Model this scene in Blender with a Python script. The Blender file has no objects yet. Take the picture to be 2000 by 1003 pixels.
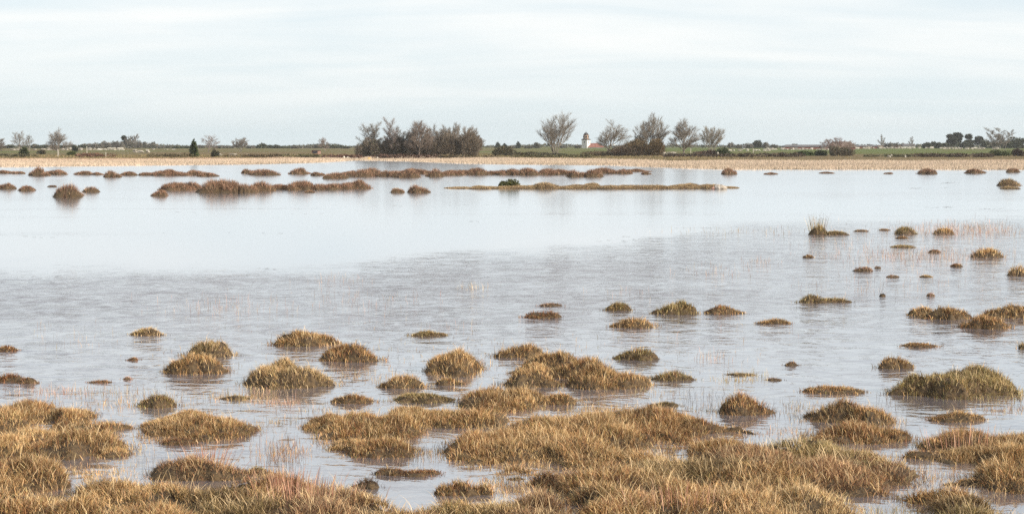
import bpy, math, random
import numpy as np
from mathutils import Vector, Matrix

random.seed(7)
rng = np.random.default_rng(7)
S = bpy.context.scene
COL = S.collection

# ------------------------------------------------------------------ camera
CAM_H, FPX, PITCH = 2.2, 3200.0, math.atan((501.5 - 285.0) / 3200.0)
cam_d = bpy.data.cameras.new('camera')
cam = bpy.data.objects.new('camera', cam_d)
COL.objects.link(cam)
cam.location = (0, 0, CAM_H)
cam.rotation_euler = (math.pi / 2 - PITCH, 0, 0)
cam_d.sensor_width = 36.0
cam_d.lens = 36.0 * FPX / 2000.0
cam_d.clip_start, cam_d.clip_end = 0.1, 20000
S.camera = cam

# ------------------------------------------------------------------ light
SUN_EL = math.radians(23)
SUN_DIR = Vector((0.87, -0.49, 0)).normalized() * math.cos(SUN_EL) + Vector((0, 0, math.sin(SUN_EL)))
sun_d = bpy.data.lights.new('sun', 'SUN')
sun_d.energy = 4.8
sun_d.angle = math.radians(0.6)
sun_d.color = (1.0, 0.89, 0.75)
sun = bpy.data.objects.new('sun', sun_d)
COL.objects.link(sun)
sun.location = (60, -40, 60)
sun.rotation_euler = SUN_DIR.to_track_quat('Z', 'Y').to_euler()

W = bpy.data.worlds.new('World')
S.world = W
W.use_nodes = True
nt = W.node_tree
for n in list(nt.nodes):
    nt.nodes.remove(n)


class NT:
    """tiny node helper"""
    def __init__(s, tree):
        s.t = tree

    def n(s, typ, ins=None, **kw):
        nd = s.t.nodes.new(typ)
        for k, v in kw.items():
            setattr(nd, k, v)
        for k, v in (ins or {}).items():
            sock = nd.inputs[k]
            if isinstance(v, bpy.types.NodeSocket):
                s.t.links.new(v, sock)
            else:
                sock.default_value = v
        return nd

    def math(s, op, a, b=0.0, c=0.0, clamp=False):
        nd = s.n('ShaderNodeMath', {0: a, 1: b, 2: c}, operation=op)
        nd.use_clamp = clamp
        return nd.outputs[0]

    def mix(s, fac, a, b, blend='MIX'):
        nd = s.n('ShaderNodeMix', data_type='RGBA', blend_type=blend)
        for k, v in ((0, fac), (6, a), (7, b)):
            if isinstance(v, bpy.types.NodeSocket):
                s.t.links.new(v, nd.inputs[k])
            else:
                nd.inputs[k].default_value = v
        return nd.outputs[2]

    def rng(s, v, a, b, c=0.0, d=1.0, smooth=True):
        nd = s.n('ShaderNodeMapRange', {0: v, 1: a, 2: b, 3: c, 4: d})
        nd.interpolation_type = 'SMOOTHSTEP' if smooth else 'LINEAR'
        return nd.outputs[0]

    def noise(s, vec, scale, detail=3.0, rough=0.5, dist=0.0):
        nd = s.n('ShaderNodeTexNoise', {'Vector': vec, 'Scale': scale, 'Detail': detail,
                                        'Roughness': rough, 'Distortion': dist})
        return nd.outputs[0]


N = NT(nt)
tc = N.n('ShaderNodeTexCoord')
sky = N.n('ShaderNodeTexSky', sky_type='NISHITA')
sky.sun_disc = False
sky.sun_elevation = SUN_EL
sky.sun_rotation = math.atan2(SUN_DIR.x, SUN_DIR.y)
sky.air_density, sky.dust_density, sky.ozone_density = 1.0, 1.0, 1.5
sep = N.n('ShaderNodeSeparateXYZ', {0: tc.outputs['Generated']})
# project direction on a high cloud sheet
zz = N.math('ADD', N.math('MAXIMUM', sep.outputs[2], 0.0), 0.16)
cx = N.math('DIVIDE', sep.outputs[0], zz)
cy = N.math('DIVIDE', sep.outputs[1], zz)
cv = N.n('ShaderNodeCombineXYZ', {0: cx, 1: cy, 2: 0.0}).outputs[0]
cl1 = N.noise(cv, 0.75, 5, 0.5, 0.3)
cvs = N.n('ShaderNodeMapping', {0: cv, 2: (0, 0, 0.18), 3: (0.6, 1.7, 1.0)}).outputs[0]
cl2 = N.noise(cvs, 1.3, 6, 0.55, 0.5)
cl = N.math('ADD', N.math('MULTIPLY', cl1, 0.5), N.math('MULTIPLY', cl2, 0.5))
clf = N.rng(cl, 0.34, 0.66)
elev = sep.outputs[2]
veil = N.rng(elev, 0.0, 0.6, 0.95, 0.22, smooth=False)          # thin veil, denser towards the horizon
veilcol = N.mix(N.rng(elev, 0.0, 0.10), (7.9, 9.0, 9.35, 1), (8.7, 9.75, 10.35, 1))
base = N.mix(veil, sky.outputs[0], veilcol)
cloudcol = (10.75, 10.7, 10.4, 1)
cf = N.math('MULTIPLY', clf, N.rng(elev, 0.0, 0.06, 0.15, 0.80))
full = N.mix(cf, base, cloudcol)
bg = N.n('ShaderNodeBackground', {'Color': full, 'Strength': 0.080})
wo = N.n('ShaderNodeOutputWorld', {'Surface': bg.outputs[0]})

S.view_settings.view_transform = 'Standard'
S.view_settings.look = 'None'
S.view_settings.gamma = 1.0
S.view_settings.use_curve_mapping = False
S.view_settings.exposure = 0.32
S.cycles.max_bounces = 8
S.cycles.transparent_max_bounces = 12
S.cycles.volume_bounces = 0
S.cycles.use_denoising = False
S.cycles.sample_clamp_indirect = 4.0

# ------------------------------------------------------------------ projection helpers
cp, sp = math.cos(PITCH), math.sin(PITCH)


def ground_hit(u, v, z=0.0):
    """pixel (u, v) of the 2000x1003 photograph -> point on the level plane z"""
    du, dv = u - 1000.0, 501.5 - v
    dx, dy, dz = du, FPX * cp + dv * sp, -FPX * sp + dv * cp
    t = (z - CAM_H) / dz
    return dx * t, dy * t


def x_at(u, Y, z=0.0):
    return (u - 1000.0) / FPX * (Y * cp - (z - CAM_H) * sp)


def z_at(v, Y):
    return CAM_H + Y * math.tan(math.atan((501.5 - v) / FPX) - PITCH)


def vnoise(x, y, seed=0):
    """cheap smooth noise -1..1"""
    s = seed * 12.9898
    return (np.sin(x * 1.0 + 1.7 * np.sin(y * 0.83 + s) + s) * 0.5
            + np.sin(y * 1.31 + 1.3 * np.sin(x * 1.17 + 2 * s) + 2.1 * s) * 0.3
            + np.sin((x + y) * 2.13 + 3.1 * s + np.sin(x * 2.7 - y * 1.9)) * 0.2)


def tag(o, label=None, cat=None, group=None, kind=None):
    if label: o['label'] = label
    if cat: o['category'] = cat
    if group: o['group'] = group
    if kind: o['kind'] = kind
    elif cat: o['kind'] = 'thing'
    return o


def empty(name, loc, label, cat, group=None):
    o = bpy.data.objects.new(name, None)
    o.empty_display_size = 0.1
    COL.objects.link(o)
    o.location = loc
    return tag(o, label, cat, group)


def mesh_obj(name, V, F, mat, parent=None, col=None, smooth=False, loc=None):
    """V (n,3) array, F list of index arrays [(m,k), ...] ; col (n,3) linear colours"""
    me = bpy.data.meshes.new(name)
    V = np.asarray(V, dtype=np.float32)
    if not isinstance(F, list) or (len(F) and not isinstance(F[0], np.ndarray)):
        me.from_pydata([tuple(map(float, v)) for v in V], [], [tuple(map(int, f)) for f in F])
    else:
        me.vertices.add(len(V))
        me.vertices.foreach_set('co', V.ravel())
        F = [f for f in F if len(f)]
        loops = np.concatenate([f.ravel() for f in F]).astype(np.int32)
        tot = np.concatenate([np.full(len(f), f.shape[1]) for f in F]).astype(np.int32)
        start = np.concatenate([[0], np.cumsum(tot)[:-1]]).astype(np.int32)
        me.loops.add(len(loops))
        me.loops.foreach_set('vertex_index', loops)
        me.polygons.add(len(tot))
        me.polygons.foreach_set('loop_start', start)
        me.polygons.foreach_set('loop_total', tot)
        me.update(calc_edges=True)
    if col is not None:
        a = me.color_attributes.new('col', 'FLOAT_COLOR', 'POINT')
        c = np.ones((len(V), 4), dtype=np.float32)
        c[:, :3] = col
        a.data.foreach_set('color', c.ravel())
    if smooth:
        me.polygons.foreach_set('use_smooth', np.ones(len(me.polygons), dtype=bool))
    if mat: me.materials.append(mat)
    o = bpy.data.objects.new(name, me)
    COL.objects.link(o)
    if parent: o.parent = parent
    if loc is not None: o.location = loc
    return o


# ------------------------------------------------------------------ materials
def new_mat(name):
    m = bpy.data.materials.new(name)
    m.use_nodes = True
    t = m.node_tree
    for n in list(t.nodes):
        t.nodes.remove(n)
    return m, NT(t)


def simple_mat(name, c, rough=0.8, c2=None, scale=3.0, bump=0.0, c2fac=1.0):
    m, n = new_mat(name)
    pos = n.n('ShaderNodeNewGeometry').outputs['Position']
    color = (*c, 1)
    ins = {'Roughness': rough}
    nz = n.noise(pos, scale, 5, 0.6)
    if c2: color = n.mix(n.math('MULTIPLY', n.rng(nz, 0.35, 0.65), c2fac), (*c, 1), (*c2, 1))
    ins['Base Color'] = color
    if bump:
        ins['Normal'] = n.n('ShaderNodeBump', {'Height': nz, 'Distance': bump, 'Strength': 0.8}).outputs[0]
    p = n.n('ShaderNodeBsdfPrincipled', ins)
    n.n('ShaderNodeOutputMaterial', {0: p.outputs[0]})
    return m


def attr_mat(name, rough=0.6, transl=0.25, spec=0.25):
    m, n = new_mat(name)
    a = n.n('ShaderNodeVertexColor', layer_name='col').outputs[0]
    p = n.n('ShaderNodeBsdfPrincipled', {'Base Color': a, 'Roughness': rough, 'Specular IOR Level': spec})
    out = p.outputs[0]
    if transl:
        t = n.n('ShaderNodeBsdfTranslucent', {'Color': a})
        out = n.n('ShaderNodeMixShader', {0: transl, 1: out, 2: t.outputs[0]}).outputs[0]
    n.n('ShaderNodeOutputMaterial', {0: out})
    return m


M_GRASS = attr_mat('grass_blades', 0.55, 0.10, 0.3)
M_TWIG = attr_mat('bark_twigs', 0.85, 0.0, 0.1)
M_LEAF = attr_mat('evergreen_leaves', 0.6, 0.12, 0.3)
M_MOUND = simple_mat('peat_thatch', (0.045, 0.031, 0.019), 0.95, (0.11, 0.073, 0.036), 26.0, 0.02)
M_STONE = simple_mat('limestone', (0.62, 0.58, 0.51), 0.9, (0.22, 0.20, 0.16), 0.8, 0.05)
M_BOULDER = simple_mat('pale_boulder', (0.62, 0.55, 0.47), 0.9, (0.30, 0.26, 0.21), 4.0, 0.06)
M_WHITE = simple_mat('limewash', (0.74, 0.73, 0.69), 0.9, (0.60, 0.59, 0.55), 0.7)
M_REDROOF = simple_mat('red_tile', (0.31, 0.13, 0.10), 0.8, (0.23, 0.095, 0.07), 0.8)
M_BEIGE = simple_mat('ochre_render', (0.42, 0.29, 0.22), 0.9, (0.34, 0.235, 0.17), 1.0)
M_DARKMETAL = simple_mat('dark_lead', (0.045, 0.035, 0.033), 0.7)
M_DARKGLASS = simple_mat('dark_opening', (0.03, 0.03, 0.035), 0.4)
M_GREYROOF = simple_mat('grey_fibre_roof', (0.17, 0.16, 0.165), 0.8, (0.11, 0.105, 0.11), 0.6)
M_BROWNROOF = simple_mat('brown_thatch', (0.20, 0.145, 0.11), 0.9, (0.13, 0.095, 0.075), 0.8)
M_PLANK = simple_mat('dark_red_planks', (0.20, 0.07, 0.05), 0.8, (0.14, 0.05, 0.04), 2.0)
M_HUT = simple_mat('faded_pink_planks', (0.36, 0.22, 0.17), 0.85, (0.25, 0.14, 0.10), 2.0)
M_POST = simple_mat('weathered_post', (0.50, 0.47, 0.40), 0.85)
M_YELLOW = simple_mat('yellow_sheet', (0.75, 0.48, 0.10), 0.6, (0.50, 0.28, 0.05), 3.0)

# ground ----------------------------------------------------------------
m, n = new_mat('meadow_and_bed')
geo = n.n('ShaderNodeNewGeometry')
pos = geo.outputs['Position']
sx = n.n('ShaderNodeSeparateXYZ', {0: pos})
big = n.noise(n.n('ShaderNodeMapping', {0: pos, 3: (0.35, 1, 1)}).outputs[0], 0.03, 5, 0.6)
fine = n.noise(pos, 1.3, 6, 0.65)
green = n.mix(fine, (0.085, 0.125, 0.028, 1), (0.15, 0.165, 0.055, 1))
brown = n.mix(fine, (0.12, 0.09, 0.045, 1), (0.24, 0.18, 0.095, 1))
fieldy = n.rng(sx.outputs[1], 300, 360)
gf = n.math('MULTIPLY', n.rng(n.math('ADD', big, n.rng(sx.outputs[0], -60, 120, -0.05, 0.10)), 0.44, 0.54), fieldy)
land = n.mix(gf, brown, green)
bednz = n.noise(pos, 0.9, 6, 0.62, 0.4)
bed2 = n.noise(pos, 5.0, 5, 0.65, 0.6)
bed = n.mix(n.rng(n.math('ADD', n.math('MULTIPLY', bednz, 0.6), n.math('MULTIPLY', bed2, 0.4)), 0.40, 0.60), (0.07, 0.05, 0.035, 1), (0.36, 0.25, 0.19, 1))
colr = n.mix(n.rng(sx.outputs[2], -0.05, 0.02), bed, land)
bmp = n.n('ShaderNodeBump', {'Height': fine, 'Distance': 0.12, 'Strength': 0.6}).outputs[0]
p = n.n('ShaderNodeBsdfPrincipled', {'Base Color': colr, 'Roughness': 0.95, 'Normal': bmp, 'Specular IOR Level': 0.1})
n.n('ShaderNodeOutputMaterial', {0: p.outputs[0]})
M_GROUND = m

# water -----------------------------------------------------------------
m, n = new_mat('shallow_water')
geo = n.n('ShaderNodeNewGeometry')
pos = geo.outputs['Position']
rip = n.n('ShaderNodeAttribute', attribute_name='ripple').outputs['Fac']
v1 = n.n('ShaderNodeMapping', {0: pos, 2: (0, 0, 0.25), 3: (0.75, 1.0, 1.0)}).outputs[0]
n1 = n.noise(v1, 7.0, 3, 0.55, 0.3)
n2 = n.noise(v1, 1.7, 3, 0.5, 0.5)
n3 = n.noise(n.n('ShaderNodeMapping', {0: pos, 3: (0.5, 1.0, 1.0)}).outputs[0], 0.35, 4, 0.6, 1.2)
n4 = n.noise(n.n('ShaderNodeMapping', {0: pos, 2: (0, 0, 0.12), 3: (1.0, 1.0, 1.0)}).outputs[0], 2.6, 4, 0.65, 1.2)
gust = n.math('MULTIPLY', n.rng(n3, 0.30, 0.68, 0.75, 1.2), n.rng(n4, 0.34, 0.66, 0.5, 1.45))
amp = n.math('MULTIPLY', rip, gust)
ht = n.math('ADD', n.math('MULTIPLY', n1, 0.45), n.math('MULTIPLY', n2, 1.25))
b1 = n.n('ShaderNodeBump', {'Height': ht, 'Strength': 1.0, 'Distance': n.math('ADD', n.math('MULTIPLY', amp, 0.065), 0.0012)})
fr = n.n('ShaderNodeFresnel', {'IOR': 1.33, 'Normal': b1.outputs[0]}).outputs[0]
fac = n.math('ADD', n.math('MULTIPLY', fr, 0.62), n.math('SUBTRACT', 0.47, n.math('MULTIPLY', amp, 0.27)), clamp=True)
gl = n.n('ShaderNodeBsdfGlossy', {'Color': (0.97, 0.98, 1.0, 1), 'Roughness': n.math('ADD', n.math('MULTIPLY', rip, 0.08), n.rng(n.n('ShaderNodeSeparateXYZ', {0: pos}).outputs[1], 25, 90, 0.05, 0.12)),
                                  'Normal': b1.outputs[0]})
tr = n.n('ShaderNodeBsdfTransparent', {'Color': (0.74, 0.75, 0.77, 1)})
murk = n.n('ShaderNodeBsdfDiffuse', {'Color': (0.34, 0.305, 0.335, 1)})
under = n.n('ShaderNodeMixShader', {0: 0.5, 1: tr.outputs[0], 2: murk.outputs[0]})
mx = n.n('ShaderNodeMixShader', {0: fac, 1: under.outputs[0], 2: gl.outputs[0]})
n.n('ShaderNodeOutputMaterial', {0: mx.outputs[0]})
M_WATER = m

# ------------------------------------------------------------------ terrain
SH_U = np.array([-900, 0, 250, 500, 640, 700, 800, 900, 1000, 1200, 1320, 1420, 2000, 2900], float)
SH_V = np.array([326, 326, 323.5, 321, 317, 313, 315, 319, 321, 323, 328, 331, 331.5, 332], float)
SH_P = np.array([ground_hit(u, v) for u, v in zip(SH_U, SH_V)])


def shore(x):
    return np.interp(x, SH_P[:, 0], SH_P[:, 1])


def terrain(x, y):
    x = np.asarray(x, float); y = np.asarray(y, float)
    s = y - shore(x) + 1.2 * vnoise(x * 0.25, y * 0.05, 3)
    z = np.interp(s, [-60, -12, 0, 10, 60, 150, 300, 450, 700],
                  [-0.30, -0.16, 0.0, 0.10, 0.32, 0.52, 0.85, 1.20, 1.32])
    near = np.interp(y, [-6, 4, 9, 14, 30, 60], [0.25, 0.12, -0.035, -0.05, -0.10, -0.25])
    z = np.where(s < -12, np.minimum(z, near) if False else np.where(y < 60, near, z), z)
    side = np.interp(np.abs(x), [0, 260, 330, 900], [0, 0, 0.7, 1.6])
    z = z + side * (s < 0)
    z = z + 0.012 * vnoise(x * 3.1, y * 2.7, 5) * (y < 60) + 0.05 * vnoise(x * 0.06, y * 0.05, 9) * (s > 15)
    return z


def grid_mesh(xs, ys, zf):
    X, Y = np.meshgrid(xs, ys)
    Z = zf(X, Y)
    V = np.stack([X, Y, Z], -1).reshape(-1, 3)
    nx, ny = len(xs), len(ys)
    i = (np.arange(ny - 1)[:, None] * nx + np.arange(nx - 1)[None, :]).ravel()
    F = np.stack([i, i + 1, i + nx + 1, i + nx], -1)
    return V, F


t_ = np.linspace(-1, 1, 181)
xs = 4500 * np.sinh(t_ * 7.0) / math.sinh(7.0)
ys = np.concatenate([np.linspace(-200, -8, 12), np.arange(-6, 40, 0.5), np.arange(40, 150, 4), np.arange(150, 330, 2.0),
                     np.geomspace(332, 9000, 70)])
V, F = grid_mesh(xs, ys, terrain)
g = mesh_obj('ground', V, [F], M_GROUND, smooth=True)
tag(g, 'flat grassy meadow and shallow lake bed reaching to the horizon', kind='structure')

# water: a level sheet with a per-point wind roughness
RB_X = np.array([-60, -8.3, -4, -1.4, 2.5, 4.5, 6.4, 15, 80])
RB_Y = np.array([26.0, 26.6, 28, 30.5, 34, 39, 45, 48.5, 50])


def ripple(x, y):
    b = np.interp(x, RB_X, RB_Y) + 1.3 * vnoise(x * 0.7, y * 0.5, 2) + 0.7 * vnoise(x * 2.3, y * 1.1, 12)
    far_edge = 1 - 1 / (1 + np.exp(-(b - y) / 1.3))          # 1 beyond the edge (calm)
    r = 1 - far_edge
    nearfade = np.interp(y, [8, 13, 17, 21, 24], [0.26, 0.34, 0.46, 0.78, 1.0])
    xr = np.interp(x, [-12, -2, 4, 9, 14], [1.0, 0.85, 0.62, 0.45, 0.40])
    r = r * nearfade * xr
    # faint cats' paws on the far water
    r = r + 0.32 * np.clip(vnoise(x * 0.05, y * 0.35, 11) - 0.30, 0, 1) * (y > 50) + 0.12 * np.clip(vnoise(x * 0.16, y * 0.9, 13) - 0.3, 0, 1) * (y > 38)
    return np.clip(r, 0, 1)


wx = 420 * np.sinh(np.linspace(-1, 1, 181) * 4.5) / math.sinh(4.5)
wy = np.concatenate([np.arange(-5, 60, 0.5), np.arange(60, 345, 4)])
V, F = grid_mesh(wx, wy, lambda X, Y: X * 0.0)
w = mesh_obj('water', V, [F], M_WATER)
at = w.data.attributes.new('ripple', 'FLOAT', 'POINT')
at.data.foreach_set('value', ripple(V[:, 0], V[:, 1]).astype(np.float32))
tag(w, 'shallow lake water, calm far out and finely rippled nearer', kind='structure')

# ------------------------------------------------------------------ grass
PAL = {
    'gold':  ([(0.76, 0.53, 0.27), (0.60, 0.37, 0.165), (0.42, 0.235, 0.10), (0.27, 0.21, 0.08), (0.29, 0.135, 0.065)], [.26, .28, .20, .14, .12]),
    'straw': ([(0.78, 0.58, 0.33), (0.62, 0.43, 0.21), (0.44, 0.29, 0.13), (0.25, 0.20, 0.08)], [.34, .32, .2, .14]),
    'olive': ([(0.64, 0.49, 0.25), (0.38, 0.28, 0.11), (0.23, 0.20, 0.075), (0.45, 0.30, 0.14), (0.23, 0.13, 0.065)], [.24, .28, .22, .16, .10]),
    'rust':  ([(0.36, 0.18, 0.085), (0.27, 0.115, 0.055), (0.42, 0.27, 0.12), (0.18, 0.085, 0.045), (0.2, 0.15, 0.06)], [.28, .24, .18, .18, .12]),
    'brown': ([(0.38, 0.235, 0.15), (0.28, 0.165, 0.11), (0.46, 0.30, 0.185), (0.19, 0.115, 0.075), (0.35, 0.19, 0.125)], [.26, .26, .18, .16, .14]),
    'tan':   ([(0.50, 0.36, 0.21), (0.39, 0.27, 0.16), (0.33, 0.27, 0.13), (0.26, 0.165, 0.10)], [.28, .28, .22, .22]),
    'pink':  ([(0.50, 0.33, 0.24), (0.42, 0.24, 0.18), (0.48, 0.36, 0.24)], [.4, .3, .3]),
    'reed':  ([(0.66, 0.53, 0.40), (0.60, 0.47, 0.34), (0.52, 0.39, 0.28), (0.70, 0.58, 0.44)], [.3, .3, .15, .25]),
    'russet': ([(0.60, 0.38, 0.20), (0.46, 0.26, 0.13), (0.27, 0.135, 0.075), (0.60, 0.44, 0.24), (0.17, 0.105, 0.06)], [.26, .24, .2, .16, .14]),
    'umber': ([(0.27, 0.18, 0.085), (0.19, 0.13, 0.06), (0.13, 0.10, 0.045), (0.42, 0.29, 0.13)], [.3, .3, .25, .15]),
    'stalk': ([(0.50, 0.28, 0.19), (0.40, 0.20, 0.13), (0.58, 0.37, 0.25)], [.4, .35, .25]),
    'rough': ([(0.24, 0.19, 0.085), (0.18, 0.135, 0.07), (0.30, 0.22, 0.12), (0.14, 0.13, 0.05)], [.3, .3, .2, .2]),
    'dark':  ([(0.12, 0.08, 0.045), (0.09, 0.06, 0.04), (0.16, 0.11, 0.06)], [.4, .4, .2]),
}


def pick_cols(pal, n_, x=None, y=None, patch=0.9):
    C, Wt = PAL[pal]
    C = np.array(C); Wt = np.array(Wt)
    r = rng.random(n_)
    if x is not None:                                       # species patches: shift the draw with place
        r = np.clip(r + 0.30 * patch * vnoise(x * 4.3, y * 3.1, 4) + 0.2 * patch * vnoise(x * 1.1, y * .9, 8), 0, 0.999)
    k = np.searchsorted(np.cumsum(Wt) / Wt.sum(), r)
    k = np.clip(k, 0, len(C) - 1)
    c = C[k] * rng.uniform(0.72, 1.28, (n_, 1))
    return c * (1 + rng.normal(0, 0.04, (n_, 3)))


def blades(P, L, Wd, lean, az, col, segs=3, curve=0.5, twist=None):
    """tapering bent blades. P roots (n,3), lean in radians from vertical, az heading"""
    n_ = len(P)
    d = np.stack([np.cos(az), np.sin(az)], -1)
    tw = rng.uniform(0, 2 * np.pi, n_) if twist is None else twist
    side = np.stack([np.cos(tw), np.sin(tw), np.zeros(n_)], -1)
    ts = {3: [0, .38, .72, 1.0], 2: [0, .55, 1.0], 1: [0, 1.0]}[segs]
    rows = []
    p_ = P.copy()
    ang = lean * 0.6
    for i, t in enumerate(ts):
        if i:
            step = (ts[i] - ts[i - 1]) * L
            p_ = p_ + np.stack([d[:, 0] * np.sin(ang) * step, d[:, 1] * np.sin(ang) * step, np.cos(ang) * step], -1)
            ang = np.minimum(ang + curve * (0.5 + 0.8 * lean), 2.3)
        if t < 1:
            wv = side * (Wd * (0.5 - 0.28 * t))[:, None]
            rows += [p_ - wv, p_ + wv]
        else:
            rows.append(p_)
    k = len(rows)
    V_ = np.stack(rows, 1).reshape(-1, 3)
    b = np.arange(n_) * k
    quads = [np.stack([b + 2 * j, b + 2 * j + 1, b + 2 * j + 3, b + 2 * j + 2], -1) for j in range(segs - 1)]
    tri = np.stack([b + k - 3, b + k - 2, b + k - 1], -1)
    return V_, (np.concatenate(quads) if quads else np.zeros((0, 4), int)), tri, np.repeat(col, k, 0)


class Blob:
    """one elliptical hummock: centre, radii, whole height t (soil + grass)"""
    def __init__(s, cx, ybase, w, ytop, t=None, ratio=0.6, tmin=0.035, tmax=0.25):
        x0, Yf = ground_hit(cx, ybase)
        rx = max(0.03, 0.5 * w * Yf / FPX)
        rz = 0
        if t is None:
            ry = rx * ratio
            for _ in range(3):
                t = z_at(ytop, Yf + ry)
                if t < tmin:
                    ry = max(0.05, ry * 0.75)
                rz = t
            if Yf > 24: tmax = 9
            if t > tmax:
                t = tmax
                c = CAM_H - t
                Yr = ground_hit(cx, ytop, t)[1]
                ry = max(ry, Yr - Yf)
            t = max(t, tmin)
        else:
            Yr = ground_hit(cx, ytop, t)[1]
            ry = max(rx * 0.25, (Yr - Yf) * 0.9)
            if Yf < 16: t = t * 0.86
        s.cy = Yf + ry * 0.93
        s.cx = x_at(cx, s.cy)
        s.rx, s.ry, s.t = rx * 1.0, ry, t
        s.seed = rng.uniform(0, 50)
        s.soil = SOIL if Yf < 40 else 0.60

    def d(s, x, y):
        a = np.arctan2(y - s.cy, x - s.cx)
        wob = 1 + 0.11 * np.sin(2 * a + s.seed) + 0.10 * np.sin(3 * a + 3.1 * s.seed) + 0.08 * np.sin(5 * a + 2.3 * s.seed) + 0.06 * np.sin(9 * a + s.seed * 1.7)
        return np.sqrt(((x - s.cx) / s.rx) ** 2 + ((y - s.cy) / s.ry) ** 2) / wob


SOIL = 0.50
POOLS = []
for _u, _v0, _v1, _w in [(1290, 862, 905, 90), (1062, 898, 934, 80), (1025, 948, 982, 110), (1120, 988, 1010, 100), (1712, 972, 1040, 125),
                         (1420, 845, 870, 150), (215, 908, 952, 100), (1560, 870, 888, 90), (100, 822, 848, 60),
                         (1800, 945, 975, 190), (930, 905, 935, 110), (260, 838, 862, 70), (1950, 968, 1010, 90)]:
    _x0, _y1 = ground_hit(_u, _v0); _, _y0 = ground_hit(_u, _v1)
    POOLS.append((_x0, (_y0 + _y1) / 2, _w / 2 * _y1 / FPX, (_y1 - _y0) / 2))


def soil_height(bs, x, y):
    h = np.full(np.shape(x), -0.10)
    lump = 1 + (0.55 * vnoise(x * 5.1, y * 4.3, 14) + 0.35 * vnoise(x * 12.0, y * 10.0, 15)) * (1.0 if bs[0].cy < 24 else 0.0)
    if bs[0].cy > 50: lump = 1 + 0.42 * vnoise(x * 2.1, y * 1.7, 14) + 0.22 * vnoise(x * 5.3, y * 4, 15)
    for b in bs:
        d = b.d(x, y) / 0.90
        mh = b.t * b.soil
        hb = np.where(d < 1, mh * np.clip(1 - d ** 2.7, 0, 1) ** 0.75 * lump, -0.12 * (d - 1) * max(1, 4 * min(b.rx, b.ry)))
        h = np.maximum(h, hb)
    if bs[0].cy < 16:
        for (px, py, prx, pry) in POOLS:
            dp = np.sqrt(((x - px) / prx) ** 2 + ((y - py) / pry) ** 2) + 0.18 * vnoise(x * 9, y * 8, 31)
            h = np.minimum(h, np.interp(dp, [0.85, 1.25], [-0.10, 0.10]) + np.where(dp > 1.25, 9, 0))
    return np.maximum(h, -0.10)


def pal_of(pal, bi):
    if pal != 'turf': return pal
    return ['gold', 'straw', 'russet', 'gold', 'russet', 'gold', 'umber', 'straw', 'russet', 'olive', 'gold'][(bi * 7 + 3) % 11]


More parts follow.
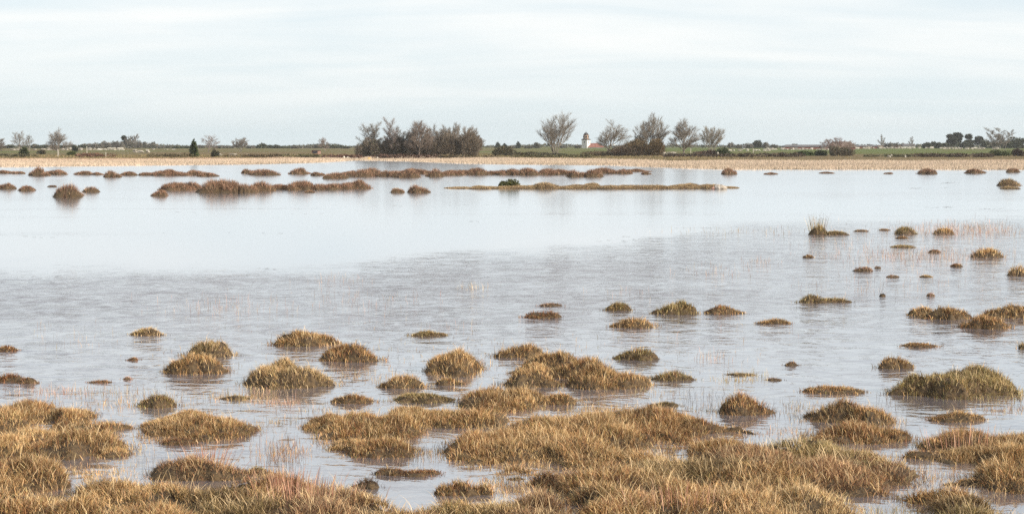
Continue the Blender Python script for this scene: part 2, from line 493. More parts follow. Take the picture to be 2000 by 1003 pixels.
def build_grass(bs, pal, parent, origin, cover=3.3, density=1.0, lenk=1.0, stalks=0.02, wind=0.0, upright=1.0,
                mound_name='soil_mound', name='grass_blades', mound_kind=None):
    """peaty mound and its grass for a set of touching hummocks"""
    ox, oy, oz = origin
    x0 = min(b.cx - b.rx for b in bs) - 0.1; x1 = max(b.cx + b.rx for b in bs) + 0.1
    y0 = min(b.cy - b.ry for b in bs) - 0.1; y1 = max(b.cy + b.ry for b in bs) + 0.1
    rmin = min(min(b.rx, b.ry) for b in bs)
    st = max(rmin / 4.0, max(x1 - x0, y1 - y0) / 150.0, 0.018)
    gx = np.arange(x0, x1 + st, st); gy = np.arange(y0, y1 + st, st)
    X, Y = np.meshgrid(gx, gy)
    Z = soil_height(bs, X, Y)
    Z = Z + 0.012 * vnoise(X * 23, Y * 21, 6) * (Z > -0.05) * min(1, bs[0].t / 0.12)
    nx = len(gx)
    i = (np.arange(len(gy) - 1)[:, None] * nx + np.arange(nx - 1)[None, :])
    ok = (Z[:-1, :-1] > -0.035) | (Z[1:, :-1] > -0.035) | (Z[:-1, 1:] > -0.035) | (Z[1:, 1:] > -0.035)
    i = i[ok]
    Fq = np.stack([i, i + 1, i + nx + 1, i + nx], -1)
    used, inv = np.unique(Fq, return_inverse=True)
    Vm = np.stack([X.ravel() - ox, Y.ravel() - oy, Z.ravel() - oz], -1)[used]
    mo = mesh_obj(mound_name, Vm, [inv.reshape(-1, 4)], M_MOUND, parent, smooth=True)
    if len(bs) > 1: mo['kind'] = 'stuff'
    # blades
    R = []
    for bi, b in enumerate(bs):
        D = math.hypot(b.cx, b.cy)
        L = min(max(b.t * (1 - b.soil) * 1.25, 0.035), 0.088 if D < 24 else 9) * lenk
        wd = max(0.0036, (0.46 if D < 40 else 0.34) * D / 1638.0)
        area = math.pi * b.rx * b.ry
        n_ = int(min(30000, cover * density * area / (wd * L)))
        n_ = max(n_, 26)
        rr = rng.random(n_) ** 0.40; th = rng.uniform(0, 2 * np.pi, n_)
        # clumping: pull roots to random clump centres
        nc = max(4, n_ // 28)
        crr = rng.random(nc) ** 0.42; cth = rng.uniform(0, 2 * np.pi, nc)
        k = rng.integers(0, nc, n_)
        clx, cly = crr[k] * np.cos(cth[k]), crr[k] * np.sin(cth[k])
        pull = rng.choice([0.0, 0.62], n_, p=[0.35, 0.65])
        ex = rr * np.cos(th) * (1 - pull) + clx * pull
        ey = rr * np.sin(th) * (1 - pull) + cly * pull
        x = b.cx + ex * b.rx; y = b.cy + ey * b.ry
        d = b.d(x, y)
        z = soil_height(bs, x, y)
        gap = vnoise(x * 6.3 + 9, y * 5.1, 17) + 0.5 * vnoise(x * 15, y * 13, 18)
        keep = (d < 1.03) & ((gap < 0.62) | (rng.random(n_) < 0.22) | (D > 24)) & ((z > -0.04) | (d > 0.93) & (rng.random(n_) < .5) | (D > 16))
        z = np.maximum(z, -0.02)
        if len(bs) > 3:                                     # overlapping hummocks share their grass
            cnt_ = sum((o_.d(x, y) < 1.0).astype(float) for o_ in bs if abs(o_.cx - b.cx) < o_.rx + b.rx and abs(o_.cy - b.cy) < o_.ry + b.ry)
            keep &= rng.random(n_) < np.maximum(cnt_, 1) ** -0.8
        if D < 24:                                          # what no view from the shore shows can be thin
            uu_ = 1000 + FPX * x / np.maximum(y, 1)
            keep &= rng.random(n_) < np.where((np.abs(uu_ - 1000) > 1250) | (y < 9.0), 0.3, 1.0)
        x, y, z, d, k = x[keep], y[keep], z[keep], d[keep], k[keep]
        n_ = len(x)
        ax_ = (x - b.cx) / b.rx ** 1.0; ay_ = (y - b.cy) / b.ry
        cl_az = rng.uniform(0, 2 * np.pi, nc)[k]
        vx = ax_ * (0.25 + 1.25 * d * d) + 0.62 * np.cos(cl_az) + rng.normal(0, 0.48, n_) + wind
        vy = ay_ * (0.25 + 1.25 * d * d) + 0.62 * np.sin(cl_az) + rng.normal(0, 0.48, n_) - wind * 0.3
        lean = np.clip(np.hypot(vx, vy) * 0.62 / upright, 0.03, 1.35)
        az = np.arctan2(vy, vx)
        ll = L * rng.uniform(0.55, 1.18, n_) * (1.0 - 0.30 * np.clip(d, 0, 1) ** 2) * rng.uniform(0.82, 1.12, nc)[k]
        st_ = rng.random(n_) < stalks
        ll = np.where(st_, ll * rng.uniform(1.2, 2.1, n_), ll)
        if D < 24:                                          # drowned and floating blades round the foot
            ne = int(n_ * 0.13) + 8
            ta = rng.uniform(0, 2 * np.pi, ne); re_ = 1.0 + np.abs(rng.normal(0, 0.16, ne)) * min(1.0, 0.35 / b.rx)
            x = np.append(x, b.cx + re_ * b.rx * np.cos(ta)); y = np.append(y, b.cy + re_ * b.ry * np.sin(ta))
            z = np.append(z, np.full(ne, 0.008)); lean = np.append(lean, rng.uniform(0.3, 1.45, ne))
            az = np.append(az, rng.uniform(0, 2 * np.pi, ne)); ll = np.append(ll, L * rng.uniform(0.3, 1.0, ne))
            st_ = np.append(st_, np.zeros(ne, bool)); k = np.append(k, rng.integers(0, nc, ne)); n_ += ne
        c = pick_cols(pal_of(pal, bi), n_, x + bi * 3.7, y)
        c = c * (rng.uniform(0.55, 1.2, nc)[k])[:, None] * (1 - 0.28 * np.clip(vnoise(x * 7.7, y * 6.1, 19), -0.4, 1))[:, None]
        if D < 24:                                          # short dead thatch; its dark brown also paints shade at the grass bases
            th_ = (rng.random(n_) < 0.24) & ~st_
            ll = np.where(th_, ll * 0.72, ll)
            c[th_] = np.array([0.125, 0.070, 0.040]) * rng.uniform(.6, 1.5, (int(th_.sum()), 1))
        c[st_] = np.array([0.78, 0.58, 0.33]) * rng.uniform(0.7, 1.1, (int(st_.sum()), 1))
        ww = wd * rng.uniform(0.6, 1.3, n_)
        segs = 3 if D < 11.6 else (2 if D < 60 else 1)
        R.append(blades(np.stack([x - ox, y - oy, z - oz - 0.01], -1), ll, ww, lean, az, c, segs, 0.42 if segs == 3 else 0.7))
    off = 0; Vs, Q, T, C = [], [], [], []
    for v_, q, t, c in R:
        Vs.append(v_); Q.append(q + off); T.append(t + off); C.append(c); off += len(v_)
    o = mesh_obj(name, np.concatenate(Vs), [np.concatenate(Q), np.concatenate(T)], M_GRASS, parent, np.concatenate(C))
    o['kind'] = 'stuff'
    return o


def tussock(label, pal, blobs, name='grass_tussock', cat='grass tussock', group=None, **kw):
    bs = [Blob(*b[:4], t=(b[4] if len(b) > 4 else None)) for b in blobs]
    if bs[0].cy < 30:                                       # ragged lower shoulders
        for b in list(bs):
            for _ in range(int(rng.integers(1, 4)) if b.rx > 0.11 else 0):
                q = Blob.__new__(Blob)
                a = rng.uniform(0, 2 * math.pi)
                q.cx = b.cx + b.rx * .72 * math.cos(a); q.cy = b.cy + b.ry * .72 * math.sin(a)
                f = rng.uniform(.32, .5)
                q.rx, q.ry, q.t, q.seed, q.soil = b.rx * f * 1.2, b.ry * f, b.t * rng.uniform(.4, .8), rng.uniform(0, 50), b.soil
                bs.append(q)
    ox = float(np.mean([b.cx for b in bs])); oy = float(np.mean([b.cy for b in bs]))
    e = empty(name, (ox, oy, 0), label, cat, group)
    build_grass(bs, pal, e, (ox, oy, 0), **kw)
    return e


ORD = ['first', 'second', 'third', 'fourth', 'fifth', 'sixth', 'seventh', 'eighth', 'ninth', 'tenth', 'eleventh',
       'twelfth', 'thirteenth', 'fourteenth', 'fifteenth', 'sixteenth', 'seventeenth', 'eighteenth', 'nineteenth']


def row(items, text, group, pal='brown', cat='hummock', name='sedge_hummock', **kw):
    """hummocks of one row, labelled in their order from the left"""
    items = sorted(items, key=lambda b: b[0])
    for k, b in enumerate(items):
        Dk = ground_hit(b[0], b[1])[1]
        b = (b[0] + rng.uniform(-2, 2), b[1], b[2] * rng.uniform(1.0, 1.32), b[3] + 0.3 + rng.uniform(0, 1.8))
        bb = Blob(*b, ratio=0.62, tmin=0.10, tmax=9)
        bb.t *= 0.98
        e = empty(name, (bb.cx, bb.cy, 0), text.format(ORD[k]), cat, group)
        bl = [bb]
        for _ in range(int(rng.integers(1, 4))):
            f = rng.uniform(.35, .6)
            du = rng.choice([-1, 1]) * rng.uniform(.2, .42) * b[2]
            b2 = Blob(b[0] + du, b[1] - rng.uniform(-.3, .8), b[2] * f, b[3] + (b[1] - b[3]) * rng.uniform(.15, .6), ratio=0.7, tmin=0.10, tmax=9)
            bl.append(b2)
        build_grass(bl, pal, e, (bb.cx, bb.cy, 0), cover=3.6, wind=0.22, lenk=1.1, stalks=0.0, **kw)


# far rows of brown hummocks -------------------------------------------------
row([(8, 339, 36, 331), (35, 339.5, 24, 332), (75, 343, 36, 327), (115, 341, 38, 328.5), (163, 341, 36, 332),
     (190, 341.5, 24, 335), (216, 346, 26, 331.5), (250, 342.5, 32, 334.5), (284, 342.5, 28, 333), (330, 343, 58, 330.5),
     (374, 341, 32, 332), (384, 342, 36, 329), (408, 344.5, 38, 337)],
    'brown sedge hummock, {} from the left in the far left row', 'brown hummocks in the far left row')
row([(482, 339, 26, 329), (522, 342, 44, 327.5), (584, 340, 33, 327), (620, 343, 20, 334)],
    'lone brown sedge hummock, {} of four standing apart between the far rows', 'lone hummocks between the far rows')
row([(655, 348.5, 36, 335), (682, 343.5, 42, 332), (708, 345, 48, 329.5), (732, 344, 40, 328), (762, 345, 40, 330),
     (796, 346.5, 52, 330), (812, 340, 50, 327.5), (850, 345, 34, 328.5), (884, 342.5, 38, 331), (905, 341, 60, 329), (932, 341.5, 40, 328),
     (966, 341, 40, 330)],
    'russet sedge hummock, {} from the left in the far middle chain', 'russet hummocks in the far middle chain')
row([(995, 341.5, 46, 328.5), (1032, 342, 50, 328), (1068, 341.5, 44, 328.5), (1098, 341, 40, 329), (1122, 345.5, 32, 329),
     (1157, 345.5, 40, 328.5), (1182, 339, 40, 326.5), (1214, 339.5, 34, 329), (1248, 335.5, 34, 327.5), (1260, 340.5, 20, 333)],
    'russet sedge hummock, {} from the left in the chain right of centre', 'russet hummocks right of centre')
row([(1426, 340.5, 28, 328.5), (1505, 340.5, 18, 335.5), (1616, 338.5, 26, 335), (1735, 339.5, 20, 334.5), (1808, 339.5, 38, 327),
     (1900, 338.5, 34, 328), (1982, 336.5, 28, 326)],
    'small brown hummock before the right-hand reeds, {} from the left', 'hummocks before the right-hand reeds')
row([(12, 369, 32, 356), (50, 372.5, 30, 360.5), (102, 365, 16, 361)],
    'low brown hummock by the left edge, {} from the left in the second row', 'low hummocks by the left edge')
row([(315, 382.5, 34, 370), (342, 371.5, 60, 354.5), (375, 370.5, 40, 353.5), (428, 376, 72, 349.5), (482, 376, 40, 355),
     (512, 373, 52, 352.5), (548, 370, 50, 356), (588, 370.5, 56, 352), (632, 370.5, 50, 357), (664, 369.5, 46, 352.5),
     (700, 368.5, 52, 350)],
    'reddish brown hummock, {} from the left in the long second-row chain', 'hummocks of the long second-row chain', density=1.1)
tussock('large dome of brown sedge standing alone in the left water', 'brown', [(134, 385, 54, 361), (120, 384, 34, 367), (150, 382, 34, 370)], 'sedge_hummock', 'hummock', wind=.15, cover=3.8)
tussock('small brown ridge touching the large lone dome on its right', 'brown', [(176, 375, 34, 361)], 'sedge_hummock', 'hummock', wind=.2)
tussock('tiny flat brown tuft just below the long second-row chain', 'brown', [(605, 376, 26, 370)], 'sedge_hummock', 'hummock')
tussock('rounded dark brown hummock with its reflection, centre left', 'brown', [(818, 376, 46, 360.5)], 'sedge_hummock', 'hummock', cover=3.8)
tussock('low brown hummock with a pale top beside the rounded dark one', 'brown', [(776, 376, 30, 367.5)], 'sedge_hummock', 'hummock')
tussock('wide brown sedge dome at the right edge of the far water', 'tan', [(1972, 363, 50, 349)], 'sedge_hummock', 'hummock', wind=-.15, cover=3.8)
tussock('thin flat sedge pad just below the dome at the right edge', 'tan', [(1974, 369, 42, 363.5)], 'sedge_hummock', 'hummock')

# long grassy islet
isl = [(895, 369, 60, 366, .09), (945, 369.5, 80, 364, .15), (1000, 369.5, 90, 362, .18), (1068, 369.5, 60, 359, .36), (1060, 369.5, 120, 361, .2),
       (1130, 369.5, 110, 361, .2), (1200, 369.5, 120, 360.5, .2), (1270, 369.5, 120, 360.5, .2), (1340, 369, 110, 361.5, .2),
       (1390, 369, 60, 363, .24), (1428, 368, 46, 364.5, .09), (1158, 367, 40, 360, .25), (1350, 367, 46, 360, .24)]
bsi = []
for q in isl:
    b = Blob(*q[:4], t=q[4]); b.ry = max(b.ry, 1.3); b.cy = ground_hit(q[0], q[1])[1] + b.ry * 0.9; bsi.append(b)
e = empty('grassy_islet', (3.2, bsi[3].cy, 0), 'long flat islet of brown grass lying low across the middle of the lake', 'islet')
build_grass(bsi, 'tan', e, (3.2, bsi[3].cy, 0), cover=3.2, lenk=0.9, wind=.1)

# middle-distance tufts on the right --------------------------------------------
MID = [
 ('tall stemmed sedge tuft with dry seed heads, leftmost by the ripples', 'olive', [(1598, 458.5, 38, 436), (1632, 459, 52, 449.5)]),
 ('thin reddish tuft just right of the tall stemmed tuft', 'rust', [(1682, 452, 30, 447.5)]),
 ('faint thin tuft left of the olive dome tuft', 'rust', [(1727, 450, 26, 446)]),
 ('olive and gold dome tuft, left one of the upper right pair', 'olive', [(1767, 457.5, 52, 440)]),
 ('low golden tuft, right one of the upper right pair', 'gold', [(1842, 457.5, 50, 443)]),
 ('thin red tuft right below the olive dome tuft', 'rust', [(1762, 466, 26, 460)]),
 ('thin flat line of sedge below the upper right pair', 'olive', [(1762, 484, 56, 477)]),
 ('small reddish tuft between thin sedge line and the wide low tuft', 'rust', [(1826, 493.5, 30, 485)]),
 ('wide low brown tuft near the right edge, upper water', 'gold', [(1928, 503, 74, 481)]),
 ('tiny dark red tuft alone left of the thin sedge lines', 'rust', [(1578, 503, 26, 495)]),
 ('pale pinkish tuft of short stems in shallow water at right', 'pink', [(1688, 530, 40, 518)]),
 ('tiny pinkish tuft beside the pale pinkish one', 'pink', [(1715, 524, 14, 517)]),
 ('thin reddish line of stems below the pale pinkish tufts', 'pink', [(1744, 541.5, 30, 535)]),
 ('pale thin line of stems below the small russet tuft', 'straw', [(1808, 541.5, 30, 535)]),
 ('small russet tuft alone above the pale stem line', 'rust', [(1868, 521, 28, 512)]),
 ('dense dark golden tussock cut by the right edge, upper one', 'gold', [(1988, 538, 50, 514)]),
 ('long flat olive tuft with ragged tips, right middle water', 'olive', [(1590, 592, 66, 575), (1630, 591, 66, 575)]),
 ('tiny dark sprig right of the long flat olive tuft', 'dark', [(1723, 579, 16, 573)]),
 ('tiny pinkish sprig above the right-hand tussock trio', 'pink', [(1817, 578, 20, 569)]),
]
for k, (lb, pl, bl) in enumerate(MID):
    TALL = tussock(lb, pl, bl, group='small tufts in the right middle water', cover=2.6, upright=1.25, stalks=.04) if k == 0 else \
        (tussock(lb, pl, bl, group='small tufts in the right middle water', cover=2.6, upright=1.25, stalks=.04) and TALL)

NEAR = [
 ('narrow russet tuft with even top, left middle water', 'rust', [(1057, 621.5, 74, 602)], {}),
 ('faint thin line of stems behind the narrow russet tuft', 'pink', [(1076, 598, 54, 590)], {'density': .4}),
 ('small olive tuft just left of the tall bushy tussock', 'olive', [(1208, 606.5, 60, 587)], {}),
 ('tall bushy olive tussock in mid water right of centre', 'olive', [(1320, 614, 80, 578)], {'cover': 4.2}),
 ('low golden brown tuft right of the tall bushy tussock', 'gold', [(1414, 613, 72, 595)], {}),
 ('wide golden tuft in front of the small olive tuft', 'gold', [(1240, 640, 88, 616)], {}),
 ('small gold tuft alone in the open water right of centre', 'gold', [(1512, 632.5, 62, 617)], {}),
 ('golden tussock with low left shoulder, left of the right-hand trio', 'gold', [(1800, 617, 52, 596), (1850, 624, 84, 588)], {'cover': 4}),
 ('dark fronted rounded tussock, middle of the right-hand trio', 'gold', [(1922, 642, 100, 600)], {'cover': 4}),
 ('brown tussock reaching the right edge behind the trio', 'gold', [(1972, 621, 100, 584)], {'cover': 4}),
 ('solitary bright golden tuft in ripples at left', 'straw', [(287, 655, 62, 636)], {}),
 ('small low olive tuft alone near the middle of the ripples', 'olive', [(835, 657, 70, 640)], {}),
 ('long domed golden tussock, back one of the left centre pair', 'gold', [(592, 676, 122, 638)], {'cover': 4}),
 ('round brown tussock touching the long domed one on its right', 'gold', [(690, 707, 116, 660)], {'cover': 4}),
 ('golden dome tussock, front one of the left pair', 'gold', [(385, 730, 126, 683)], {'cover': 4}),
 ('straw coloured dome tussock, back one of the left pair', 'straw', [(407, 697, 104, 654)], {'cover': 4}),
 ('large straw tussock with a long low right tail, left of centre', 'straw', [(538, 760, 112, 694), (572, 758, 90, 706), (612, 754, 100, 714)], {'cover': 4}),
 ('low golden tussock between the straw one and the tall one', 'gold', [(785, 758, 86, 728)], {'cover': 4}),
 ('tall golden tussock with a reddish low toe, centre', 'gold', [(893, 734, 102, 668), (870, 712, 60, 690), (874, 752, 58, 732)], {'cover': 4}),
 ('big dark fronted mound tussock with a long back ridge, centre right', 'gold',
  [(1016, 698, 104, 660), (1085, 725, 130, 678), (1150, 740, 140, 684), (1178, 759, 170, 700), (1232, 757, 70, 724)], {'cover': 4}),
 ('small golden tussock in the notch of the big dark mound', 'gold', [(1030, 756, 108, 712), (1040, 732, 90, 706)], {'cover': 4}),
 ('small dark domed tuft right behind the big mound', 'olive', [(1245, 703, 78, 671)], {'cover': 4}),
 ('low spiky golden tuft right of the big mound tip', 'olive', [(1308, 743, 82, 716)], {}),
 ('upright bright tussock standing alone in water, right of centre', 'gold', [(1458, 810, 98, 760)], {'cover': 4.2, 'upright': 1.3}),
 ('low golden tuft just above the broad green-fronted tussock', 'gold', [(1745, 720, 68, 694)], {}),
 ('thin flat tuft in open water above the broad tussock', 'gold', [(1797, 678, 72, 665)], {}),
 ('small dark tuft cut by the right edge, lower one', 'olive', [(1998, 681, 24, 662)], {}),
 ('broad green-fronted tussock, the largest at the right', 'olive',
  [(1790, 772, 110, 722), (1860, 778, 150, 712), (1920, 776, 120, 704), (1965, 770, 50, 738)], {'cover': 4}),
 ('flat golden tuft behind the tall shaggy right mound', 'gold', [(1628, 769, 116, 746)], {}),
 ('thin line of short olive stems right of the spiky tuft', 'olive', [(1440, 733, 56, 724)], {'density': .5}),
 ('tiny red tuft in open water above the shaggy mound', 'rust', [(1545, 714, 30, 705)], {}),
 ('thin reddish stem line below the tiny red tuft', 'pink', [(1513, 743, 38, 735)], {'density': .6}),
 ('low russet tuft cut by the left edge', 'rust', [(12, 686, 48, 672)], {}),
 ('tiny dark red tuft left of the left pair', 'rust', [(260, 703.5, 28, 695)], {}),
 ('small dark red tuft above the left grass bank', 'rust', [(195, 748, 46, 737)], {}),
 ('tiny pinkish tuft beside the small dark red one', 'pink', [(248, 741, 22, 731)], {}),
 ('low golden red tuft fading right at the left edge', 'rust', [(20, 746, 60, 722), (55, 749, 40, 735)], {}),
 ('small golden green tuft above the left centre island', 'olive', [(312, 796, 84, 768)], {}),
 ('low brown tuft between the straw and the tall tussock', 'gold', [(695, 788, 84, 765)], {}),
 ('flat dark tuft on top of the central grass island', 'olive', [(822, 787, 118, 764)], {}),
 ('faint cluster of short stems left of the straw tussock', 'olive', [(455, 780, 66, 770)], {'density': .4}),
 ('thin sedge cluster on open water at the right island tip', 'olive', [(1300, 794, 60, 778)], {'density': .6}),
 ('small red green tuft in front of the left centre island', 'rust', [(345, 869, 66, 846)], {}),
 ('reddish low strip tuft in the pool below the centre island', 'rust', [(765, 928, 70, 906), (815, 930, 92, 906)], {}),
 ('dark twiggy tuft beside the reddish strip in the pool', 'dark', [(715, 955, 60, 926)], {'density': .6, 'upright': 1.5}),
 ('low golden tuft above the right edge bank', 'gold', [(1866, 824, 104, 797)], {}),
 ('small pale green tuft in the pool at lower left', 'olive', [(505, 922, 44, 900)], {}),
]
for lb, pl, bl, kw in NEAR:
    tussock(lb, pl, bl, group='grass tussocks standing in the near water', **kw)

ISL = [
 ('left edge grass bank sloping into the water with golden crest', 'gold',
  [(20, 850, 150, 778, .16), (120, 845, 110, 792, .12), (140, 818, 70, 792, .09), (30, 905, 160, 825, .17), (150, 895, 210, 832, .17),
   (205, 850, 150, 808, .13), (222, 893, 70, 862, .09), (-90, 900, 180, 800, .17), (-110, 860, 160, 790, .15)]),
 ('dark hollowed hummock at the left edge below the golden bank', 'gold',
  [(70, 962, 190, 884, .18), (20, 950, 120, 890, .16), (-90, 960, 200, 880, .17)]),
 ('long island with a dark hollow, left of centre', 'gold',
  [(400, 860, 190, 806, .14), (445, 856, 100, 808, .13), (350, 858, 120, 800, .12), (320, 840, 90, 808, .09)]),
 ('hummock with a fan of reddish stalks, lower left above the bottom turf', 'russet',
  [(400, 938, 200, 884, .17), (360, 932, 130, 882, .15), (475, 928, 110, 894, .11), (320, 925, 60, 900, .08)]),
 ('golden island with dark left and right hollows, centre left', 'gold',
  [(640, 842, 84, 802, .11), (700, 866, 150, 796, .17), (775, 858, 110, 800, .15), (750, 894, 140, 850, .12), (700, 880, 110, 846, .1)]),
 ('long golden island running right to a bright crest, centre', 'gold',
  [(850, 835, 170, 784, .16), (935, 836, 130, 786, .16), (965, 805, 130, 742, .19), (1010, 800, 110, 745, .18), (1085, 790, 100, 758, .12),
   (800, 830, 90, 786, .12)]),
 ('wide brown grass island ending in a long right point, right of centre', 'gold',
  [(930, 905, 130, 838, .14), (1000, 905, 170, 828, .16), (1080, 895, 200, 808, .18), (1180, 880, 220, 796, .17), (1280, 868, 180, 792, .16),
   (1350, 866, 170, 812, .14), (1430, 850, 90, 826, .07), (1130, 915, 200, 850, .15), (1250, 915, 230, 856, .15), (1390, 900, 160, 850, .13),
   (1170, 830, 130, 794, .12)]),
 ('tall shaggy mound with tangled dead straw, right', 'gold',
  [(1655, 825, 175, 768, .22), (1610, 815, 90, 782, .14), (1665, 866, 190, 812, .16), (1730, 862, 100, 820, .13), (1700, 830, 110, 775, .2)]),
 ('right edge grass bank with reddish brown front', 'gold',
  [(1900, 885, 190, 828, .16), (1980, 880, 130, 826, .17), (1815, 896, 120, 868, .1), (1890, 905, 150, 862, .12), (1970, 930, 140, 850, .17),
   (1960, 962, 120, 895, .16), (1890, 948, 80, 932, .06), (2080, 960, 180, 850, .18), (2060, 900, 160, 830, .16)]),
 ('low golden green patch behind the bottom turf, centre', 'gold',
  [(900, 968, 90, 926, .12), (960, 966, 130, 930, .12)]),
]
for lb, pl, bl in ISL:
    e = tussock(lb, pl, bl, name='grass_island', cat='grass island', group='larger grass islands in the foreground', cover=4.8, stalks=.03)
    if 'fan of' in lb: FAN = e
    if 'reddish brown front' in lb: FRONT = e

# the continuous turf of the near shore --------------------------------------------
TURF = [
 (225, 990, 200, 918, .17), (320, 1000, 220, 928, .17), (420, 1005, 230, 938, .16), (300, 960, 120, 928, .1), (180, 975, 120, 945, .12),
 (560, 985, 190, 912, .18), (640, 1000, 170, 925, .18), (690, 1020, 110, 950, .15), (500, 960, 120, 932, .12),
 (60, 1020, 230, 952, .17), (-80, 1020, 260, 945, .18), (150, 1040, 240, 962, .17), (300, 1060, 300, 972, .17),
 (480, 1060, 260, 955, .18), (620, 1075, 260, 965, .18), (100, 1090, 300, 1000, .17), (760, 1060, 170, 985, .14),
 (870, 1030, 170, 962, .16), (830, 1070, 200, 990, .16), (790, 1030, 150, 972, .14), (880, 1015, 140, 968, .14), (730, 1010, 120, 960, .14), (50, 1000, 200, 940, .16), (520, 1000, 170, 935, .16), (440, 985, 150, 940, .14),
 (960, 1010, 140, 975, .1), (1720, 930, 120, 885, .13), (1010, 940, 120, 905, .12), (960, 1050, 220, 968, .17), (1060, 1030, 180, 950, .16), (1090, 960, 190, 910, .13),
 (1180, 980, 220, 900, .18), (1290, 965, 230, 885, .17), (1200, 1040, 260, 940, .18), (1340, 1030, 260, 925, .18), (1400, 970, 220, 880, .18),
 (1480, 940, 200, 858, .17), (1580, 915, 190, 845, .15), (1500, 985, 240, 895, .18), (1660, 930, 170, 870, .14), (1620, 965, 220, 880, .18),
 (1720, 950, 160, 888, .14), (1460, 1040, 260, 930, .18), (1580, 1030, 200, 940, .17), (1770, 975, 170, 905, .17), (1840, 990, 150, 930, .15),
 (1880, 1020, 150, 955, .15), (1640, 1075, 150, 1010, .12), (1900, 1070, 220, 985, .17), (1990, 1050, 130, 990, .13), (2080, 1080, 220, 985, .17),
 (1060, 1090, 280, 990, .17), (1300, 1100, 320, 990, .18), (1500, 1100, 280, 990, .17), (380, 1110, 340, 1010, .17), (700, 1120, 320, 1010, .17),
]
r2 = random.Random(5)
for yb in (1150,):                                    # the shore goes on towards the viewer and to both sides
    for u in range(-500, 2501, 270):
        TURF.append((u + r2.randint(-60, 60), yb + r2.randint(-20, 20), 380, yb - 110, .16))
for k in range(26):
    sd = r2.choice([-1, 1])
    yb = r2.choice([860, 920, 980, 1040])
    TURF.append((1000 + sd * (1180 + r2.randint(0, 600)), yb, r2.randint(140, 260), yb - 65, r2.uniform(.1, .17)))
bst = [Blob(*q[:4], t=q[4]) for q in TURF]
tm = empty('shore_turf', (0, 9.0, 0), 'continuous golden brown marsh turf along the near shore at the bottom', 'marsh turf')
tm['kind'] = 'stuff'
build_grass(bst, 'turf', tm, (0, 9.0, 0), cover=4.4, stalks=.035)

def stalk_fan(parent, u, v, w_, n_, L, pal, zb=0.05, heads=False, spread=.35):
    """tall thin stalks rising out of a tussock"""
    x0, y0 = ground_hit(u, v)
    k = y0 / FPX
    dx = rng.normal(0, .3, n_) * w_ * k
    x = x0 + dx; y = y0 + rng.normal(0, .25, n_) * w_ * k * .5
    az = np.where(dx > 0, 0.0, math.pi) + rng.normal(0, .5, n_)
    lean = np.clip(np.abs(dx) / (w_ * k) * spread * 2, 0, 1) + np.abs(rng.normal(0, .08, n_))
    px, py, pz = parent.location
    c = pick_cols(pal, n_)
    ll = L * rng.uniform(.65, 1.1, n_)
    v_, q, t, cc = blades(np.stack([x - px, y - py, np.full(n_, zb)], -1), ll, np.full(n_, max(.004, .42 * y0 / 1638)), lean, az, c, 3, .06)
    o = mesh_obj('stalks', v_, [q, t], M_GRASS, parent, cc)
    o['kind'] = 'stuff'
    if heads:
        tips = v_.reshape(n_, 7, 3)[:, 6]
        rd_ = np.random.default_rng(5)
        P = np.repeat(tips, 3, 0) + rd_.normal(0, .012, (n_ * 3, 3))
        v2, f2, c2 = leafcloud(P, np.tile([0., 0, 1], (len(P), 1)), .009, np.tile([.16, .11, .07], (len(P), 1)), rd_, .5, 1.2)
        mesh_obj('seed_heads', v2, [f2], M_GRASS, parent, c2)['kind'] = 'stuff'


# ------------------------------------------------------------------ sparse stems standing in water
def stems(name, label, regions, seed, hgt=(0.05, 0.14), wd_k=0.34, lean=0.35):
    R = []
    for (u, v, du, dv, n_, pal) in regions:
        uu = u + rng.normal(0, du * 0.5, n_); vv = v + rng.normal(0, dv * 0.5, n_)
        vv = np.maximum(vv, 345)
        P = np.array([ground_hit(a, b) for a, b in zip(uu, vv)])
        D = P[:, 1]
        k = rng.uniform(hgt[0], hgt[1], n_) * np.clip(D / 18, 0.8, 1.25)
        R.append(blades(np.stack([P[:, 0], P[:, 1], np.full(n_, -0.01)], -1), k, np.maximum(.0028, wd_k * D / 1638) * rng.uniform(.6, 1.2, n_),
                        np.abs(rng.normal(0.2, lean, n_)), rng.uniform(0, 6.28, n_), pick_cols(pal, n_), 2, 0.4))
    off = 0; Vs, Q, T, C = [], [], [], []
    for v_, q, t, c in R:
        Vs.append(v_); Q.append(q + off); T.append(t + off); C.append(c); off += len(v_)
    o = mesh_obj(name, np.concatenate(Vs), [np.concatenate(Q), np.concatenate(T)], M_GRASS, None, np.concatenate(C))
    tag(o, label, 'stems', kind='stuff')
    return o


stems('flooded_stems', 'thin short stems poking through the shallow water between the tussocks', [
    (470, 776, 70, 8, 110, 'tan'), (240, 775, 90, 22, 160, 'tan'), (90, 765, 70, 10, 70, 'pink'), (545, 880, 50, 30, 200, 'rust'),
    (600, 825, 60, 12, 60, 'dark'), (560, 790, 45, 6, 90, 'pink'), (1450, 735, 60, 6, 60, 'olive'), (1370, 780, 60, 25, 110, 'dark'),
    (1540, 800, 40, 25, 60, 'dark'), (1960, 790, 60, 10, 70, 'tan'), (820, 890, 60, 20, 80, 'dark'), (1800, 925, 70, 22, 120, 'tan'),
    (1870, 860, 60, 20, 60, 'tan'), (260, 900, 90, 20, 90, 'tan'), (720, 730, 60, 6, 60, 'tan'), (1180, 800, 70, 10, 120, 'tan'),
    (1395, 700, 60, 10, 60, 'pink'), (1000, 950, 50, 20, 90, 'tan'), (1060, 950, 60, 12, 70, 'rust'), (690, 840, 120, 60, 100, 'dark'),
    (1740, 790, 60, 20, 60, 'dark'), (350, 790, 200, 20, 90, 'tan'), (1850, 975, 80, 20, 90, 'tan'), (520, 772, 60, 8, 70, 'pink'),
    (210, 960, 50, 15, 60, 'tan'), (540, 910, 50, 20, 60, 'dark')], 3)
